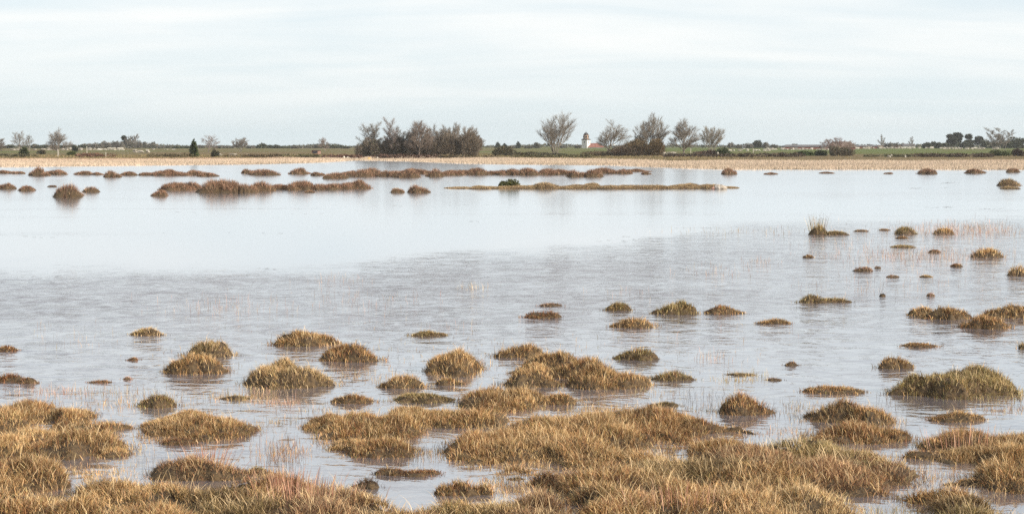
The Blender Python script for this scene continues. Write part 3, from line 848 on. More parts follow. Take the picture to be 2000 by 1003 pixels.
stems('drowned_grass', 'small scraps of drowned and matted grass lying in the shallows between tussocks', [
    (470, 778, 60, 6, 300, 'gold'), (240, 790, 90, 14, 260, 'gold'), (560, 885, 50, 16, 300, 'russet'), (700, 740, 70, 8, 160, 'tan'),
    (1440, 742, 60, 8, 160, 'olive'), (1170, 800, 80, 8, 300, 'gold'), (1560, 795, 50, 14, 160, 'tan'), (1950, 800, 70, 10, 220, 'russet'),
    (1850, 935, 80, 14, 350, 'gold'), (540, 786, 50, 5, 200, 'pink'), (640, 800, 70, 10, 160, 'tan'), (1390, 800, 80, 14, 180, 'tan'),
    (830, 885, 60, 14, 220, 'tan'), (1020, 960, 80, 14, 350, 'gold'), (1080, 1000, 100, 10, 300, 'russet'), (215, 925, 80, 18, 350, 'gold'),
    (1290, 878, 50, 8, 200, 'tan'), (1740, 1000, 70, 16, 350, 'olive'), (1520, 845, 90, 14, 260, 'russet'), (1740, 895, 70, 10, 240, 'gold'),
    (300, 770, 300, 14, 220, 'tan'), (1250, 765, 120, 14, 200, 'tan'), (560, 955, 60, 12, 260, 'gold'), (120, 765, 90, 10, 200, 'pink'),
    (960, 945, 60, 10, 200, 'gold'), (540, 825, 40, 10, 120, 'tan'), (1900, 865, 120, 10, 200, 'tan'), (860, 700, 600, 60, 500, 'tan')],
    5, hgt=(0.03, 0.075), wd_k=0.5, lean=0.9)
stems('distant_stems', 'sparse pale and pinkish stems scattered thinly over the middle water', [
    (1880, 450, 130, 16, 1500, 'pink'), (1800, 500, 170, 18, 1100, 'pink'), (1480, 512, 40, 12, 60, 'pink'), (1400, 532, 90, 14, 90, 'pink'),
    (925, 563, 40, 6, 45, 'straw'), (660, 548, 60, 10, 50, 'pink'), (440, 600, 140, 22, 150, 'pink'), (1230, 575, 80, 12, 40, 'pink'),
    (1450, 452, 160, 8, 120, 'tan'), (700, 590, 160, 22, 110, 'pink'), (1650, 470, 140, 30, 180, 'pink'), (150, 660, 120, 25, 50, 'tan'),
    (1750, 555, 200, 30, 120, 'pink'), (1330, 650, 200, 20, 40, 'pink'), (1690, 570, 30, 8, 20, 'rust'), (860, 640, 60, 8, 25, 'pink')],
    4, hgt=(0.04, 0.12), wd_k=0.26)
# seed heads on the tall stemmed tuft
tall = [(1590, 440, 10, 3, 22, 'tan'), (1604, 440, 10, 3, 18, 'tan')]


def floating(label, items):
    """thin stalks lying flat on the water"""
    R = []
    for (u, v, w_, n_) in items:
        for _ in range(n_):
            a, b = u + rng.normal(0, w_ * 0.5), v + rng.normal(0, 0.6)
            x, y = ground_hit(a, b)
            L = rng.uniform(.3, 1.0) * 14 * y / FPX
            R.append((x, y, L, y))
    A = np.array(R); n_ = len(A)
    az = rng.choice([0.0, math.pi], n_) + rng.normal(0, .12, n_)
    o = mesh_obj('floating_stalks', *(lambda r: (r[0], [r[1], r[2]], M_GRASS, None, r[3]))(
        blades(np.stack([A[:, 0], A[:, 1], np.full(n_, .006)], -1), A[:, 2], A[:, 3] * 0.9 / 1638 * 2.2, np.full(n_, 2.5), az,
               pick_cols('dark', n_), 2, 0.0, twist=az + math.pi / 2)))
    return tag(o, label, 'floating stalks', kind='stuff')


floating('dark stalks and debris floating flat on the calm water', [
    (1845, 404.5, 36, 14), (1930, 407.5, 26, 8), (1998, 385, 10, 6), (1790, 367.5, 22, 8), (1845, 357.5, 16, 12), (300, 540, 60, 6),
    (80, 540, 50, 4), (470, 537, 40, 3), (525, 525, 14, 6), (1222, 462, 10, 3), (1218, 470, 14, 3), (1245, 467, 14, 2), (1185, 470, 12, 2),
    (1270, 468, 6, 2), (1265, 486, 6, 2), (1135, 498, 16, 3), (1100, 504, 10, 3), (1125, 512, 12, 4), (75, 463, 30, 4), (340, 415, 30, 3),
    (930, 432, 60, 3), (620, 418, 60, 3), (500, 455, 160, 5), (900, 400, 120, 5), (760, 402, 40, 4), (1840, 367, 5, 3)])

# ------------------------------------------------------------------ far reed band
def band(name, label, cat, u0, u1, s0, s1, n_, pal, hgt, wk, seed=0, edge=0.0, cond=None):
    Y_ = []
    xa, xb = x_at(u0, 200), x_at(u1, 200)
    x = rng.uniform(xa, xb, n_)
    s = rng.uniform(0, 1, n_) * (s1 - s0) + s0
    y = shore(x) + s + 2.5 * vnoise(x * 0.2, x * 0.0, seed) + 1.5 * vnoise(x * .7, x * 0, seed + 1)
    if cond is not None:
        kk = cond(x, y, s); x, y, s = x[kk], y[kk], s[kk]
    z = terrain(x, y)
    keep = z > -0.14
    x, y, z, s = x[keep], y[keep], z[keep], s[keep]
    n_ = len(x)
    c = pick_cols(pal, n_, x * 0.02, y * 0.05, 0.5)
    patch = vnoise(x * 0.05, y * 0.15, seed + 2)
    if pal == 'reed': c = c * 0.45 + np.array([0.60, 0.485, 0.385]) * 0.55
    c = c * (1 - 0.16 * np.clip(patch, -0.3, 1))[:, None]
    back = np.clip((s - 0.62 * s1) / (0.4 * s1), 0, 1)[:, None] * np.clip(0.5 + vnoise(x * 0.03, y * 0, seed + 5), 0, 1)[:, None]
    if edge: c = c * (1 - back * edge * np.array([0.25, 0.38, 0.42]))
    h_ = rng.uniform(hgt[0], hgt[1], n_) * (0.75 + 0.25 * vnoise(x * 0.4, y * 0.3, seed + 4))
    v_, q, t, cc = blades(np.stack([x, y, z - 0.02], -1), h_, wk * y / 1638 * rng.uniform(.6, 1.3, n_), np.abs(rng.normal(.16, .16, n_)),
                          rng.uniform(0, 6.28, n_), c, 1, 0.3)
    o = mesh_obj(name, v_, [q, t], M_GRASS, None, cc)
    return tag(o, label, cat, kind='stuff')


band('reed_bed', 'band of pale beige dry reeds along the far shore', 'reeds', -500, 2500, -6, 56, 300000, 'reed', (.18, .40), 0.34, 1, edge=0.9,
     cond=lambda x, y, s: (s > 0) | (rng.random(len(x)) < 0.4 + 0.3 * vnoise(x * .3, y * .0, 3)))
band('rough_bank_grass', 'rough brown and olive grass on the far bank behind the reeds', 'rough grass', -400, 2400, 54, 130, 46000, 'rough', (.12, .45), 0.6, 5,
     cond=lambda x, y, s: rng.random(len(x)) < np.interp(x, [-80, 20, 40], [1, .7, .05]))

# ------------------------------------------------------------------ woody plants
def ribbon_mesh(segs):
    """twigs too thin to show a section: one flat sliver each, every one turned its own way"""
    P0 = np.array([s[0] for s in segs]); P1 = np.array([s[1] for s in segs])
    r0 = np.array([s[2] for s in segs])[:, None] * 1.15; r1 = np.array([s[3] for s in segs])[:, None] * 1.15
    C = np.array([s[4] for s in segs])
    d = P1 - P0
    q = np.random.default_rng(len(segs)).normal(0, 1, d.shape) + np.array([0, 1.2, 0])
    a = np.cross(d, q); a /= np.linalg.norm(a, axis=1, keepdims=True) + 1e-9
    V_ = np.stack([P0 - a * r0, P0 + a * r0, P1 + a * r1, P1 - a * r1], 1).reshape(-1, 3)
    b = np.arange(len(segs)) * 4
    return V_, np.stack([b, b + 1, b + 2, b + 3], -1), np.repeat(C, 4, 0)


def tube_mesh(segs, nside=3):
    """segs: list of (p0, p1, r0, r1, colour)"""
    P0 = np.array([s[0] for s in segs]); P1 = np.array([s[1] for s in segs])
    r0 = np.array([s[2] for s in segs])[:, None]; r1 = np.array([s[3] for s in segs])[:, None]
    C = np.array([s[4] for s in segs])
    d = P1 - P0
    d = d / (np.linalg.norm(d, axis=1, keepdims=True) + 1e-9)
    up = np.where(np.abs(d[:, 2:3]) > 0.9, np.array([[1., 0, 0]]), np.array([[0, 0, 1.]]))
    a = np.cross(d, up); a /= np.linalg.norm(a, axis=1, keepdims=True) + 1e-9
    b = np.cross(d, a)
    ring0, ring1 = [], []
    for k in range(nside):
        an = 2 * math.pi * k / nside
        o = a * math.cos(an) + b * math.sin(an)
        ring0.append(P0 + o * r0); ring1.append(P1 + o * r1)
    V_ = np.stack(ring0 + ring1, 1).reshape(-1, 3)
    base = np.arange(len(segs)) * 2 * nside
    F_ = np.concatenate([np.stack([base + k, base + (k + 1) % nside, base + nside + (k + 1) % nside, base + nside + k], -1) for k in range(nside)])
    return V_, F_, np.repeat(C, 2 * nside, 0)


def grow(rd, stems_=1, fork=0.28, spread=0.5, levels=4, kids=(5, 7), ratio=0.62, up=0.12, col=(0.23, 0.20, 0.165), lean=(0, 0), basew=0.0,
         trunk_r=0.022, wig=0.05, tipr=0.0012, limbs=6, tilt0=0.42, upper=0.30):
    """a bare tree of about unit height: returns trunk, limb and twig segments"""
    T, B, Tw = [], [], []

    def rec(p, d, L, r, lev):
        nseg = (4, 4, 3, 2, 1, 1)[lev]
        q = p
        dd = d.copy()
        tgt = T if lev == 0 else (B if lev < levels - 1 else Tw)
        pts, dirs = [p], [dd]
        for i in range(nseg):
            dd = dd + np.array([rd.gauss(0, wig), rd.gauss(0, wig), rd.gauss(0, wig * .5) + up * 0.35])
            dd /= np.linalg.norm(dd)
            q2 = q + dd * L / nseg
            ra, rb = r * (1 - 0.6 * i / nseg), r * (1 - 0.6 * (i + 1) / nseg)
            tgt.append((q, q2, max(ra, tipr), max(rb, tipr * .7), np.array(col) * rd.uniform(.75, 1.2)))
            q = q2
            pts.append(q); dirs.append(dd)
        if lev < levels:
            k = limbs if (lev == 0 and stems_ == 1) else rd.randint(*kids)
            lo = .38 if lev == 0 and stems_ == 1 else upper
            a0 = rd.uniform(0, 6.28)
            for j in range(k):
                at_ = min(1.0, lo + (1 - lo) * (j + rd.random() * .8) / (k - .5))
                idx = min(int(at_ * nseg), nseg - 1)
                pp = pts[idx] + (pts[idx + 1] - pts[idx]) * min(1.0, at_ * nseg - idx)
                an = a0 + j * 2.4 + rd.uniform(-.4, .4)
                s_ = spread * rd.uniform(.6, 1.25)
                if lev == 0 and stems_ == 1: s_ = .12 + (1.0 - at_) * 1.75 * rd.uniform(.85, 1.1)
                d0 = dirs[idx + 1]
                e1 = np.cross(d0, [0.0, 0.1, 1.0]) if abs(d0[2]) < .95 else np.cross(d0, [1.0, 0, 0])
                e1 /= np.linalg.norm(e1) + 1e-9
                e2 = np.cross(d0, e1)
                nd = d0 * math.cos(s_) + (e1 * math.cos(an) + e2 * math.sin(an)) * math.sin(s_) + np.array([0, 0, up])
                nd /= np.linalg.norm(nd)
                L2 = L * ratio * rd.uniform(.75, 1.2) * (1.15 - .35 * at_)
                if lev == 0 and stems_ == 1: L2 = L * rd.uniform(1.15, 1.4) * (.62 + .5 * at_) * ratio / .52
                rec(pp, nd, L2, r * 0.5, lev + 1)

    for s_ in range(stems_):
        an = s_ * 2.4 + rd.uniform(-.5, .5)
        off = np.array([math.cos(an), math.sin(an), 0]) * basew * math.sqrt(rd.random())
        tilt = (0.06 if stems_ == 1 else tilt0 * math.sqrt((s_ + .3) / stems_)) * rd.uniform(.8, 1.15)
        d = np.array([math.cos(an) * math.sin(tilt) + lean[0], math.sin(an) * math.sin(tilt) + lean[1], math.cos(tilt)])
        d /= np.linalg.norm(d)
        rec(off, d, fork * rd.uniform(.88, 1.12) * (1 - .30 * (tilt / max(tilt0, .1)) ** 2 * (stems_ > 1)), trunk_r / (stems_ ** .4), 0)
    return T, B, Tw


def fit(T, B, Tw, H, Wd, Dd=None):
    """scale the segments to height H and width Wd"""
    allp = np.array([s[1] for s in T + B + Tw])
    zmax = np.percentile(allp[:, 2], 99.5)
    xw = np.percentile(allp[:, 0], 99) - np.percentile(allp[:, 0], 1)
    xm = (np.percentile(allp[:, 0], 99) + np.percentile(allp[:, 0], 1)) / 2 * 0
    k = np.array([Wd / xw, (Dd or Wd) / xw, H / zmax])
    f = lambda A: [(np.asarray(a) * k, np.asarray(b) * k, ra * H, rb * H, c) for a, b, ra, rb, c in A]
    return f(T), f(B), f(Tw)


def place(u, Y, z=None):
    x = x_at(u, Y, 0.4)
    if z is None: z = float(terrain(x, Y))
    return x, Y, z


def bare_tree(u, Y, vtop, wpx, label, seed, name='bare_tree', group=None, col=(0.23, 0.20, 0.165), thick=1.0, cat='tree', sink=0.05, **kw):
    rd = random.Random(seed)
    x, y, z = place(u, Y)
    H = z_at(vtop, Y) - z
    Wd = wpx * Y / FPX
    T, B, Tw = fit(*grow(rd, col=col, **kw), H, Wd)
    pxm = Y / 1638.0
    Tw = [(a, b, max(ra, 0.055 * pxm * thick), max(rb, 0.04 * pxm * thick), c) for a, b, ra, rb, c in Tw]
    B = [(a, b, max(ra, 0.08 * pxm * thick), max(rb, 0.065 * pxm * thick), c) for a, b, ra, rb, c in B]
    Ex = []
    for a, b, ra, rb, c in Tw:                              # last fine sprays, softening the outline
        if rd.random() < .6:
            d_ = np.asarray(b) - np.asarray(a)
            ln = np.linalg.norm(d_) + 1e-6
            q_ = np.asarray(b) - d_ * rd.uniform(0, .5)
            n_ = d_ / ln + np.array([rd.gauss(0, .45), rd.gauss(0, .45), rd.gauss(.1, .35)])
            Ex.append((q_, q_ + n_ * H * rd.uniform(.03, .06), .04 * pxm * thick, .02 * pxm * thick, c))
    Tw = Tw + Ex
    e = empty(name, (x, y, z - sink), label, cat, group)
    v_, f_, c_ = tube_mesh(T, 5); mesh_obj('trunk', v_, [f_], M_TWIG, e, c_)
    v_, f_, c_ = tube_mesh(B, 3); mesh_obj('limbs', v_, [f_], M_TWIG, e, c_)['kind'] = 'stuff'
    v_, f_, c_ = ribbon_mesh(Tw); o = mesh_obj('twig_crown', v_, [f_], M_TWIG, e, c_)
    o['kind'] = 'stuff'
    return e


def clump_pts(rd_, lumps, n_, shell=0.55):
    """random points in a set of ellipsoids (cx,cy,cz,rx,ry,rz), denser near their skins"""
    L = np.array(lumps)
    vol = (L[:, 3] * L[:, 4] * L[:, 5]) ** 0.8
    k = rd_.choice(len(L), n_, p=vol / vol.sum())
    v_ = rd_.normal(0, 1, (n_, 3)); v_ /= np.linalg.norm(v_, axis=1, keepdims=True)
    r = rd_.random(n_) ** (1 / 3) * (1 - shell) + shell * rd_.uniform(0.8, 1.0, n_)
    p_ = L[k, :3] + v_ * r[:, None] * L[k, 3:]
    return p_, v_, k


def leafcloud(P, nrm, size, col, rd_, up=0.3, long=1.6):
    """one small leafy spray (a bent pair of triangles) per point"""
    n_ = len(P)
    d = nrm + rd_.normal(0, .6, (n_, 3)) + np.array([0, 0, up]); d /= np.linalg.norm(d, axis=1, keepdims=True)
    a = np.cross(d, rd_.normal(0, 1, (n_, 3))); a /= np.linalg.norm(a, axis=1, keepdims=True) + 1e-9
    s = (size * rd_.uniform(.6, 1.4, n_))[:, None]
    V_ = np.stack([P - a * s * .5, P + a * s * .5, P + d * s * long, P - d * s * .3], 1).reshape(-1, 3)
    b = np.arange(n_) * 4
    return V_, np.stack([b, b + 3, b + 1, b + 2], -1), np.repeat(col, 4, 0)


stalk_fan(TALL, 1597, 456, 26, 60, .42, 'olive', .05, True, .3)
stalk_fan(FAN, 405, 922, 90, 120, .19, 'stalk', .02, False, .7)
stalk_fan(FRONT, 1880, 885, 110, 60, .18, 'stalk', .04, False, .3)
stalk_fan(tm, 600, 1000, 160, 170, .17, 'stalk', .06, False, .35)
stalk_fan(tm, 560, 975, 120, 110, .16, 'stalk', .06, False, .35)
stalk_fan(tm, 1330, 1010, 200, 90, .17, 'stalk', .06, False, .4)


def bush(u, Y, vtop, wpx, label, seed, col=(0.06, 0.075, 0.03), col2=None, shape='dome', n_=2600, name='shrub', cat='shrub', group=None,
         part='leafy_crown', size=0.13, twiggy=0.0, depth=0.8, vbase=None, ht=None):
    """evergreen or twiggy bush out of leaf sprays over a woody frame"""
    rd_ = np.random.default_rng(seed); rp = random.Random(seed)
    x, y, z = place(u, Y)
    if vbase is not None: z = z_at(vbase, Y)
    H = ht or (z_at(vtop, Y) - z)
    Wd = wpx * Y / FPX
    e = empty(name, (x, y, z - .05), label, cat, group)
    r = Wd / 2
    lumps = []
    if shape == 'dome':
        for _ in range(14):
            a = rd_.uniform(0, 6.28); q = math.sqrt(rd_.random()) * .72
            hh = H * (1 - .55 * q * q) * rd_.uniform(.62, .98)
            lr = r * rd_.uniform(.25, .42)
            lumps.append((math.cos(a) * q * r, math.sin(a) * q * r * depth, hh * .5, lr, lr * depth, hh * .5))
    elif shape == 'spire':
        for k in range(12):
            f = (k + .5) / 12
            w_ = r * (1 - f) ** .6 * rd_.uniform(.7, 1.1)
            lumps.append((rd_.normal(0, .12) * r, rd_.normal(0, .12) * r, H * (f * .88 + .05), w_, w_, H * .10))
    elif shape == 'pine':
        for k in range(9):
            a = rd_.uniform(0, 6.28); f = rd_.uniform(.35, 1)
            q = rd_.uniform(.1, .75) * (1.15 - f * .6)
            lr = r * rd_.uniform(.25, .45)
            lumps.append((math.cos(a) * q * r, math.sin(a) * q * r, H * (f * .9), lr, lr, H * rd_.uniform(.07, .12)))
    if twiggy < 1:
        n1 = int(n_ * (1 - twiggy))
        P, nv, k = clump_pts(rd_, lumps, n1)
        P[:, 2] = np.maximum(P[:, 2], 0.0)
        tone = rd_.uniform(.65, 1.3, len(lumps))[k][:, None] * rd_.uniform(.7, 1.3, (n1, 1))
        cc = np.array(col)[None] * tone
        if col2 is not None:
            pick = (rd_.random(n1) < .35)[:, None]
            cc = np.where(pick, np.array(col2)[None] * tone, cc)
        v_, f_, c_ = leafcloud(P, nv, size * (Y / 280) ** .5, cc, rd_)
        o = mesh_obj(part, v_, [f_], M_LEAF, e, c_); o['kind'] = 'stuff'
    # woody frame
    segs = []
    nst = 1 if shape in ('pine', 'spire') else 9
    for _ in range(nst):
        a = rd_.uniform(0, 6.28); b0 = np.array([0, 0, 0.]) if nst == 1 else np.array([math.cos(a) * r * .2, math.sin(a) * r * .2 * depth, 0])
        L = lumps[rp.randrange(len(lumps))]
        tip = np.array([0, 0, H * .9]) if nst == 1 else np.array([L[0], L[1], L[2] + L[5] * .4])
        segs.append((b0, tip, H * .035 if nst == 1 else .05, .02, np.array((0.13, 0.10, 0.08))))
    if shape == 'pine':
        for L in lumps:
            segs.append((np.array([0, 0, max(.2, L[2] - H * .12)]), np.array([L[0], L[1], L[2]]), H * .014, .02, np.array((0.16, 0.11, 0.08))))
    v_, f_, c_ = tube_mesh(segs, 5); o = mesh_obj('trunk' if nst == 1 else 'branches', v_, [f_], M_TWIG, e, c_)
    if nst > 1: o['kind'] = 'stuff'
    if twiggy > 0:
        n2 = int(n_ * twiggy)
        P, nv, k = clump_pts(rd_, lumps, n2, .35)
        P[:, 2] = np.maximum(P[:, 2], 0.02)
        root = np.array([0, 0, 0.])
        d = P - root; d /= np.linalg.norm(d, axis=1, keepdims=True) + 1e-9
        d = d + nv * .3 + rd_.normal(0, .28, (n2, 3)) + np.array([0, 0, .35]); d /= np.linalg.norm(d, axis=1, keepdims=True)
        L_ = H * rd_.uniform(.08, .2, n2)[:, None]
        cc = np.array(col2 if col2 is not None else col)[None] * rd_.uniform(.6, 1.35, (n2, 1)) * rd_.uniform(.75, 1.2, len(lumps))[k][:, None]
        pw = 0.10 * Y / 1638
        sg = [(P[i] - d[i] * L_[i] * .5, P[i] + d[i] * L_[i] * .5, pw, pw * .5, cc[i]) for i in range(n2)]
        v_, f_, c_ = ribbon_mesh(sg); o = mesh_obj('twigs', v_, [f_], M_TWIG, e, c_); o['kind'] = 'stuff'
    return e


GT = 'bare trees on the far bank'
VASE = dict(stems_=8, fork=.72, spread=.42, levels=3, kids=(7, 9), ratio=.42, up=.10, trunk_r=.026, basew=.02, tilt0=.55)
ROUND = dict(stems_=1, fork=.38, spread=.52, levels=4, kids=(7, 8), ratio=.52, up=.07, trunk_r=.028, limbs=8)
UPR = dict(stems_=3, fork=.9, spread=.55, levels=3, kids=(9, 12), ratio=.30, up=.12, trunk_r=.02, basew=.02, tilt0=.22, upper=.15)
bare_tree(1085, 282, 223, 66, 'tall vase-shaped bare tree left of the church, many rising stems', 11, group=GT, **VASE)
bare_tree(1186, 300, 235, 66, 'spreading bare tree between church and the big thicket, one low left limb', 12, group=GT,
          **{**ROUND, 'fork': .34, 'spread': .6})
bare_tree(1266, 288, 225, 66, 'wide bare tree rising out of the big brown thicket', 13, group=GT, **{**VASE, 'stems_': 9, 'tilt0': .65})
bare_tree(1335, 284, 233, 60, 'dense rounded bare tree on a short trunk right of the thicket', 14, group=GT,
          **{**ROUND, 'limbs': 10})
bare_tree(1391, 330, 249, 46, 'pale fan-shaped bare tree, rightmost of the central group', 15, group=GT, col=(.30, .27, .23), **VASE)
bare_tree(724, 285, 240, 46, 'pointed bare birch, leftmost tree of the dark grove', 21, group=GT, **{**UPR, 'stems_': 3})
bare_tree(748, 288, 262, 30, 'low bare tree in the gap at the left of the grove', 31, group=GT, **UPR)
bare_tree(770, 283, 231, 30, 'slender tall bare birch standing above the left of the grove', 22, group=GT, col=(.25, .21, .19), **{**UPR, 'lean': (-.06, 0)})
bare_tree(792, 287, 250, 42, 'dark bare tree behind the slender birch in the grove', 23, group=GT, col=(.15, .14, .12), **VASE)
bare_tree(818, 281, 236, 54, 'reddish brown bare tree, the highest crown mid grove', 24, group=GT, col=(.23, .185, .155),
          **{**ROUND, 'limbs': 11, 'fork': .42})
bare_tree(852, 286, 247, 52, 'brown dense willow right of the reddish tree', 25, group=GT, col=(.20, .17, .14), **{**VASE, 'stems_': 11, 'basew': .1})
bare_tree(880, 290, 246, 50, 'brown dense willow in the right half of the grove', 26, group=GT, col=(.215, .18, .145), **{**VASE, 'stems_': 11, 'basew': .1})
bare_tree(905, 284, 243, 58, 'large rounded willow at the right end of the grove', 27, group=GT, col=(.22, .18, .14), **{**VASE, 'stems_': 12, 'basew': .12})
bare_tree(926, 286, 262, 40, 'low brown willow skirting the right end of the grove', 28, group=GT, col=(.21, .17, .135), **{**VASE, 'stems_': 11, 'basew': .1})
# dark undergrowth of the grove
BR, BR2 = (0.085, 0.085, 0.05), (0.20, 0.165, 0.13)
for u, wv, vt, sd, lb in [(722, 60, 264, 1, 'dark green undergrowth bush at the foot of the leftmost birch'),
                          (772, 58, 257, 2, 'dark bush at the foot of the slender birch'),
                          (806, 54, 255, 3, 'dark green bush under the middle of the grove'),
                          (842, 62, 252, 4, 'brown twiggy bush under the reddish tree'),
                          (882, 66, 249, 5, 'dense brown bush under the right willows'),
                          (914, 62, 250, 6, 'dense brown bush filling the right end of the grove')]:
    bush(u, 284, vt, wv, lb, 100 + sd, BR if sd < 4 else (0.105, 0.09, 0.065), BR2 if sd < 4 else (0.215, 0.175, 0.135), n_=7500, twiggy=.72, group='undergrowth bushes of the grove')
bush(1262, 284, 258, 82, 'big rounded brown thicket below the wide bare tree', 110, (0.09, 0.075, 0.035), (0.20, 0.145, 0.085), n_=9000, twiggy=.6)
bush(1212, 283, 281, 110, 'low dark bramble slope left of the big brown thicket', 111, (0.07, 0.06, 0.035), (0.15, 0.105, 0.075), n_=6500, twiggy=.6)
bush(1168, 283, 292, 80, 'lowest dark bramble mound at the left foot of the slope', 112, (0.07, 0.065, 0.035), (0.15, 0.11, 0.075), n_=3500, twiggy=.6)
bush(1243, 296, 259, 34, 'dark jagged juniper peeking over the left of the thicket', 113, (0.035, 0.045, 0.022), None, 'dome', 2600, name='juniper', size=.16)
bush(1385, 283, 290, 76, 'low brown bramble mound under the pale fan-shaped tree', 114, (0.08, 0.06, 0.04), (0.16, 0.105, 0.085), n_=4500, twiggy=.6)
bush(1412, 281, 284, 34, 'dark green bramble tip at the right of the brown mound', 115, (0.05, 0.07, 0.025), (0.09, 0.11, 0.04), n_=2400)
bush(1082, 281, 297, 66, 'dark low bramble at the foot of the vase-shaped tree', 116, (0.05, 0.05, 0.03), (0.10, 0.085, 0.06), n_=3600, twiggy=.5)
bush(1028, 283, 294, 90, 'low dark bramble patch left of the vase-shaped tree', 117, (0.07, 0.065, 0.035), (0.12, 0.10, 0.06), n_=3400, twiggy=.5)
bush(985, 300, 281, 50, 'rough brown olive bush right of the grove', 118, (0.08, 0.08, 0.04), (0.16, 0.13, 0.08), n_=2600, twiggy=.5)
bush(47, 270, 281, 22, 'dark green round bush by the left edge', 120, (0.045, 0.06, 0.022), (0.075, 0.09, 0.03), n_=2200)
bush(379, 262, 271, 18, 'upright dark juniper with ragged tip on the left bank', 121, (0.045, 0.065, 0.022), (0.09, 0.105, 0.035), 'spire', 2400, name='juniper', cat='juniper', size=.17)
bush(420, 270, 289, 18, 'dark small bush right of the upright juniper', 122, (0.05, 0.06, 0.03), (0.10, 0.08, 0.05), n_=1500, twiggy=.3)
bush(80, 330, 290, 22, 'small dark bush before the left stone wall', 123, (0.06, 0.06, 0.035), (0.10, 0.08, 0.05), n_=900)
bush(141, 300, 293, 22, 'small green bush right of the left bare tree', 124, (0.08, 0.10, 0.03), (0.13, 0.14, 0.05), n_=1000)
bush(145, 420, 281, 14, 'tiny dark cone bush behind the left stone wall', 125, (0.03, 0.04, 0.022), None, n_=700)
bush(1567, 285, 293, 46, 'dark green low shrub on the right bank below the long roof', 126, (0.05, 0.075, 0.026), (0.08, 0.10, 0.035), n_=2200)
bush(1603, 287, 291, 30, 'dark green low shrub beside the brown thicket at right', 127, (0.05, 0.07, 0.03), (0.08, 0.09, 0.04), n_=1600)
bush(1640, 284, 281, 56, 'grey brown twiggy thicket before the barn', 128, (0.075, 0.08, 0.045), (0.17, 0.14, 0.10), n_=4200, twiggy=.7)
bush(1953, 283, 290, 56, 'pale green scrub near the right edge', 129, (0.085, 0.11, 0.045), (0.15, 0.16, 0.075), n_=2400, twiggy=.35)
bush(1988, 278, 287, 30, 'round dark brown bush at the right edge', 130, (0.055, 0.045, 0.035), (0.11, 0.075, 0.06), n_=2600, twiggy=.6)
bush(1526, 290, 297, 12, 'tiny reddish bush left of the dark green low shrub', 131, (0.11, 0.07, 0.04), (0.16, 0.10, 0.06), n_=500)
bush(995, 85.6, 345, 52, 'juniper bush growing on the left of the long islet', 132, (0.07, 0.08, 0.025), (0.14, 0.13, 0.05), n_=2600, name='juniper', cat='juniper',
     size=.085, vbase=367.5, twiggy=.2, ht=.56)
# hedge strips on the bank
for u0, u1, sd, lb, vb in [(1290, 1460, 1, 'dark bramble hedge right of the thicket along the bank', 300), (1460, 1560, 2, 'low dark hedge right of the central trees', 299),
                           (1770, 1935, 3, 'long dark brown hedge at the right behind the reeds', 299.5), (640, 730, 4, 'dark reddish bramble strip at the water left of the grove', 302.5),
                           (730, 860, 5, 'dark reddish bramble strip at the foot of the grove', 302), (860, 960, 6, 'olive brown rough strip at the right foot of the grove', 303),
                           (1700, 1772, 7, 'low olive hedge between the barn and the brown hedge', 302), (1010, 1160, 8, 'olive rough strip in front of the vase-shaped tree', 303),
                           (150, 215, 9, 'reddish brown low scrub on the left bank', 300), (560, 640, 10, 'olive scrub on the bank around the small hut', 301.5),
                           (0, 60, 11, 'dark low scrub at the left edge of the bank', 301), (300, 370, 12, 'brown olive scrub left of the upright juniper', 300.5), (440, 545, 13, 'rough brown scrub on the bank left of the hut', 301.5)]:
    rd_ = np.random.default_rng(300 + sd)
    Yh = 262
    um = (u0 + u1) / 2
    x, y, z = place(um, Yh)
    H = z_at(vb, Yh) - z
    e = empty('hedge', (x, y, z), lb, 'hedge', 'hedges on the far bank')
    half = (u1 - u0) / 2 * Yh / FPX
    lumps = [(rd_.uniform(-half, half), rd_.uniform(-1, 1), H * .45, 1.3, .9, H * .5 * rd_.uniform(.8, 1.1)) for _ in range(int(half * 1.5) + 4)]
    P, nv, k = clump_pts(rd_, lumps, int(half * 260), .4)
    P[:, 2] = np.maximum(P[:, 2], 0)
    pc = {4: (0.14, 0.075, 0.055), 5: (0.12, 0.07, 0.05), 6: (0.13, 0.10, 0.055), 7: (0.09, 0.09, 0.045), 8: (0.12, 0.11, 0.05), 9: (0.17, 0.09, 0.06), 10: (0.12, 0.11, 0.055), 11: (0.09, 0.085, 0.045), 12: (0.13, 0.105, 0.055), 13: (0.14, 0.105, 0.06)}.get(sd, (0.095, 0.07, 0.05))
    cc = np.array(pc)[None] * rd_.uniform(.55, 1.4, (len(P), 1))
    v_, f_, c_ = leafcloud(P, nv, .13, cc, rd_, .5, 2.2)
    o = mesh_obj('bramble_growth', v_, [f_], M_LEAF, e, c_); o['kind'] = 'stuff'
    sg = [(np.array([L[0], L[1], 0]), np.array([L[0] + .2, L[1], L[2] + .1]), .04, .02, np.array((.12, .09, .07))) for L in lumps]
    v_, f_, c_ = tube_mesh(sg, 4); mesh_obj('branches', v_, [f_], M_TWIG, e, c_)['kind'] = 'stuff'

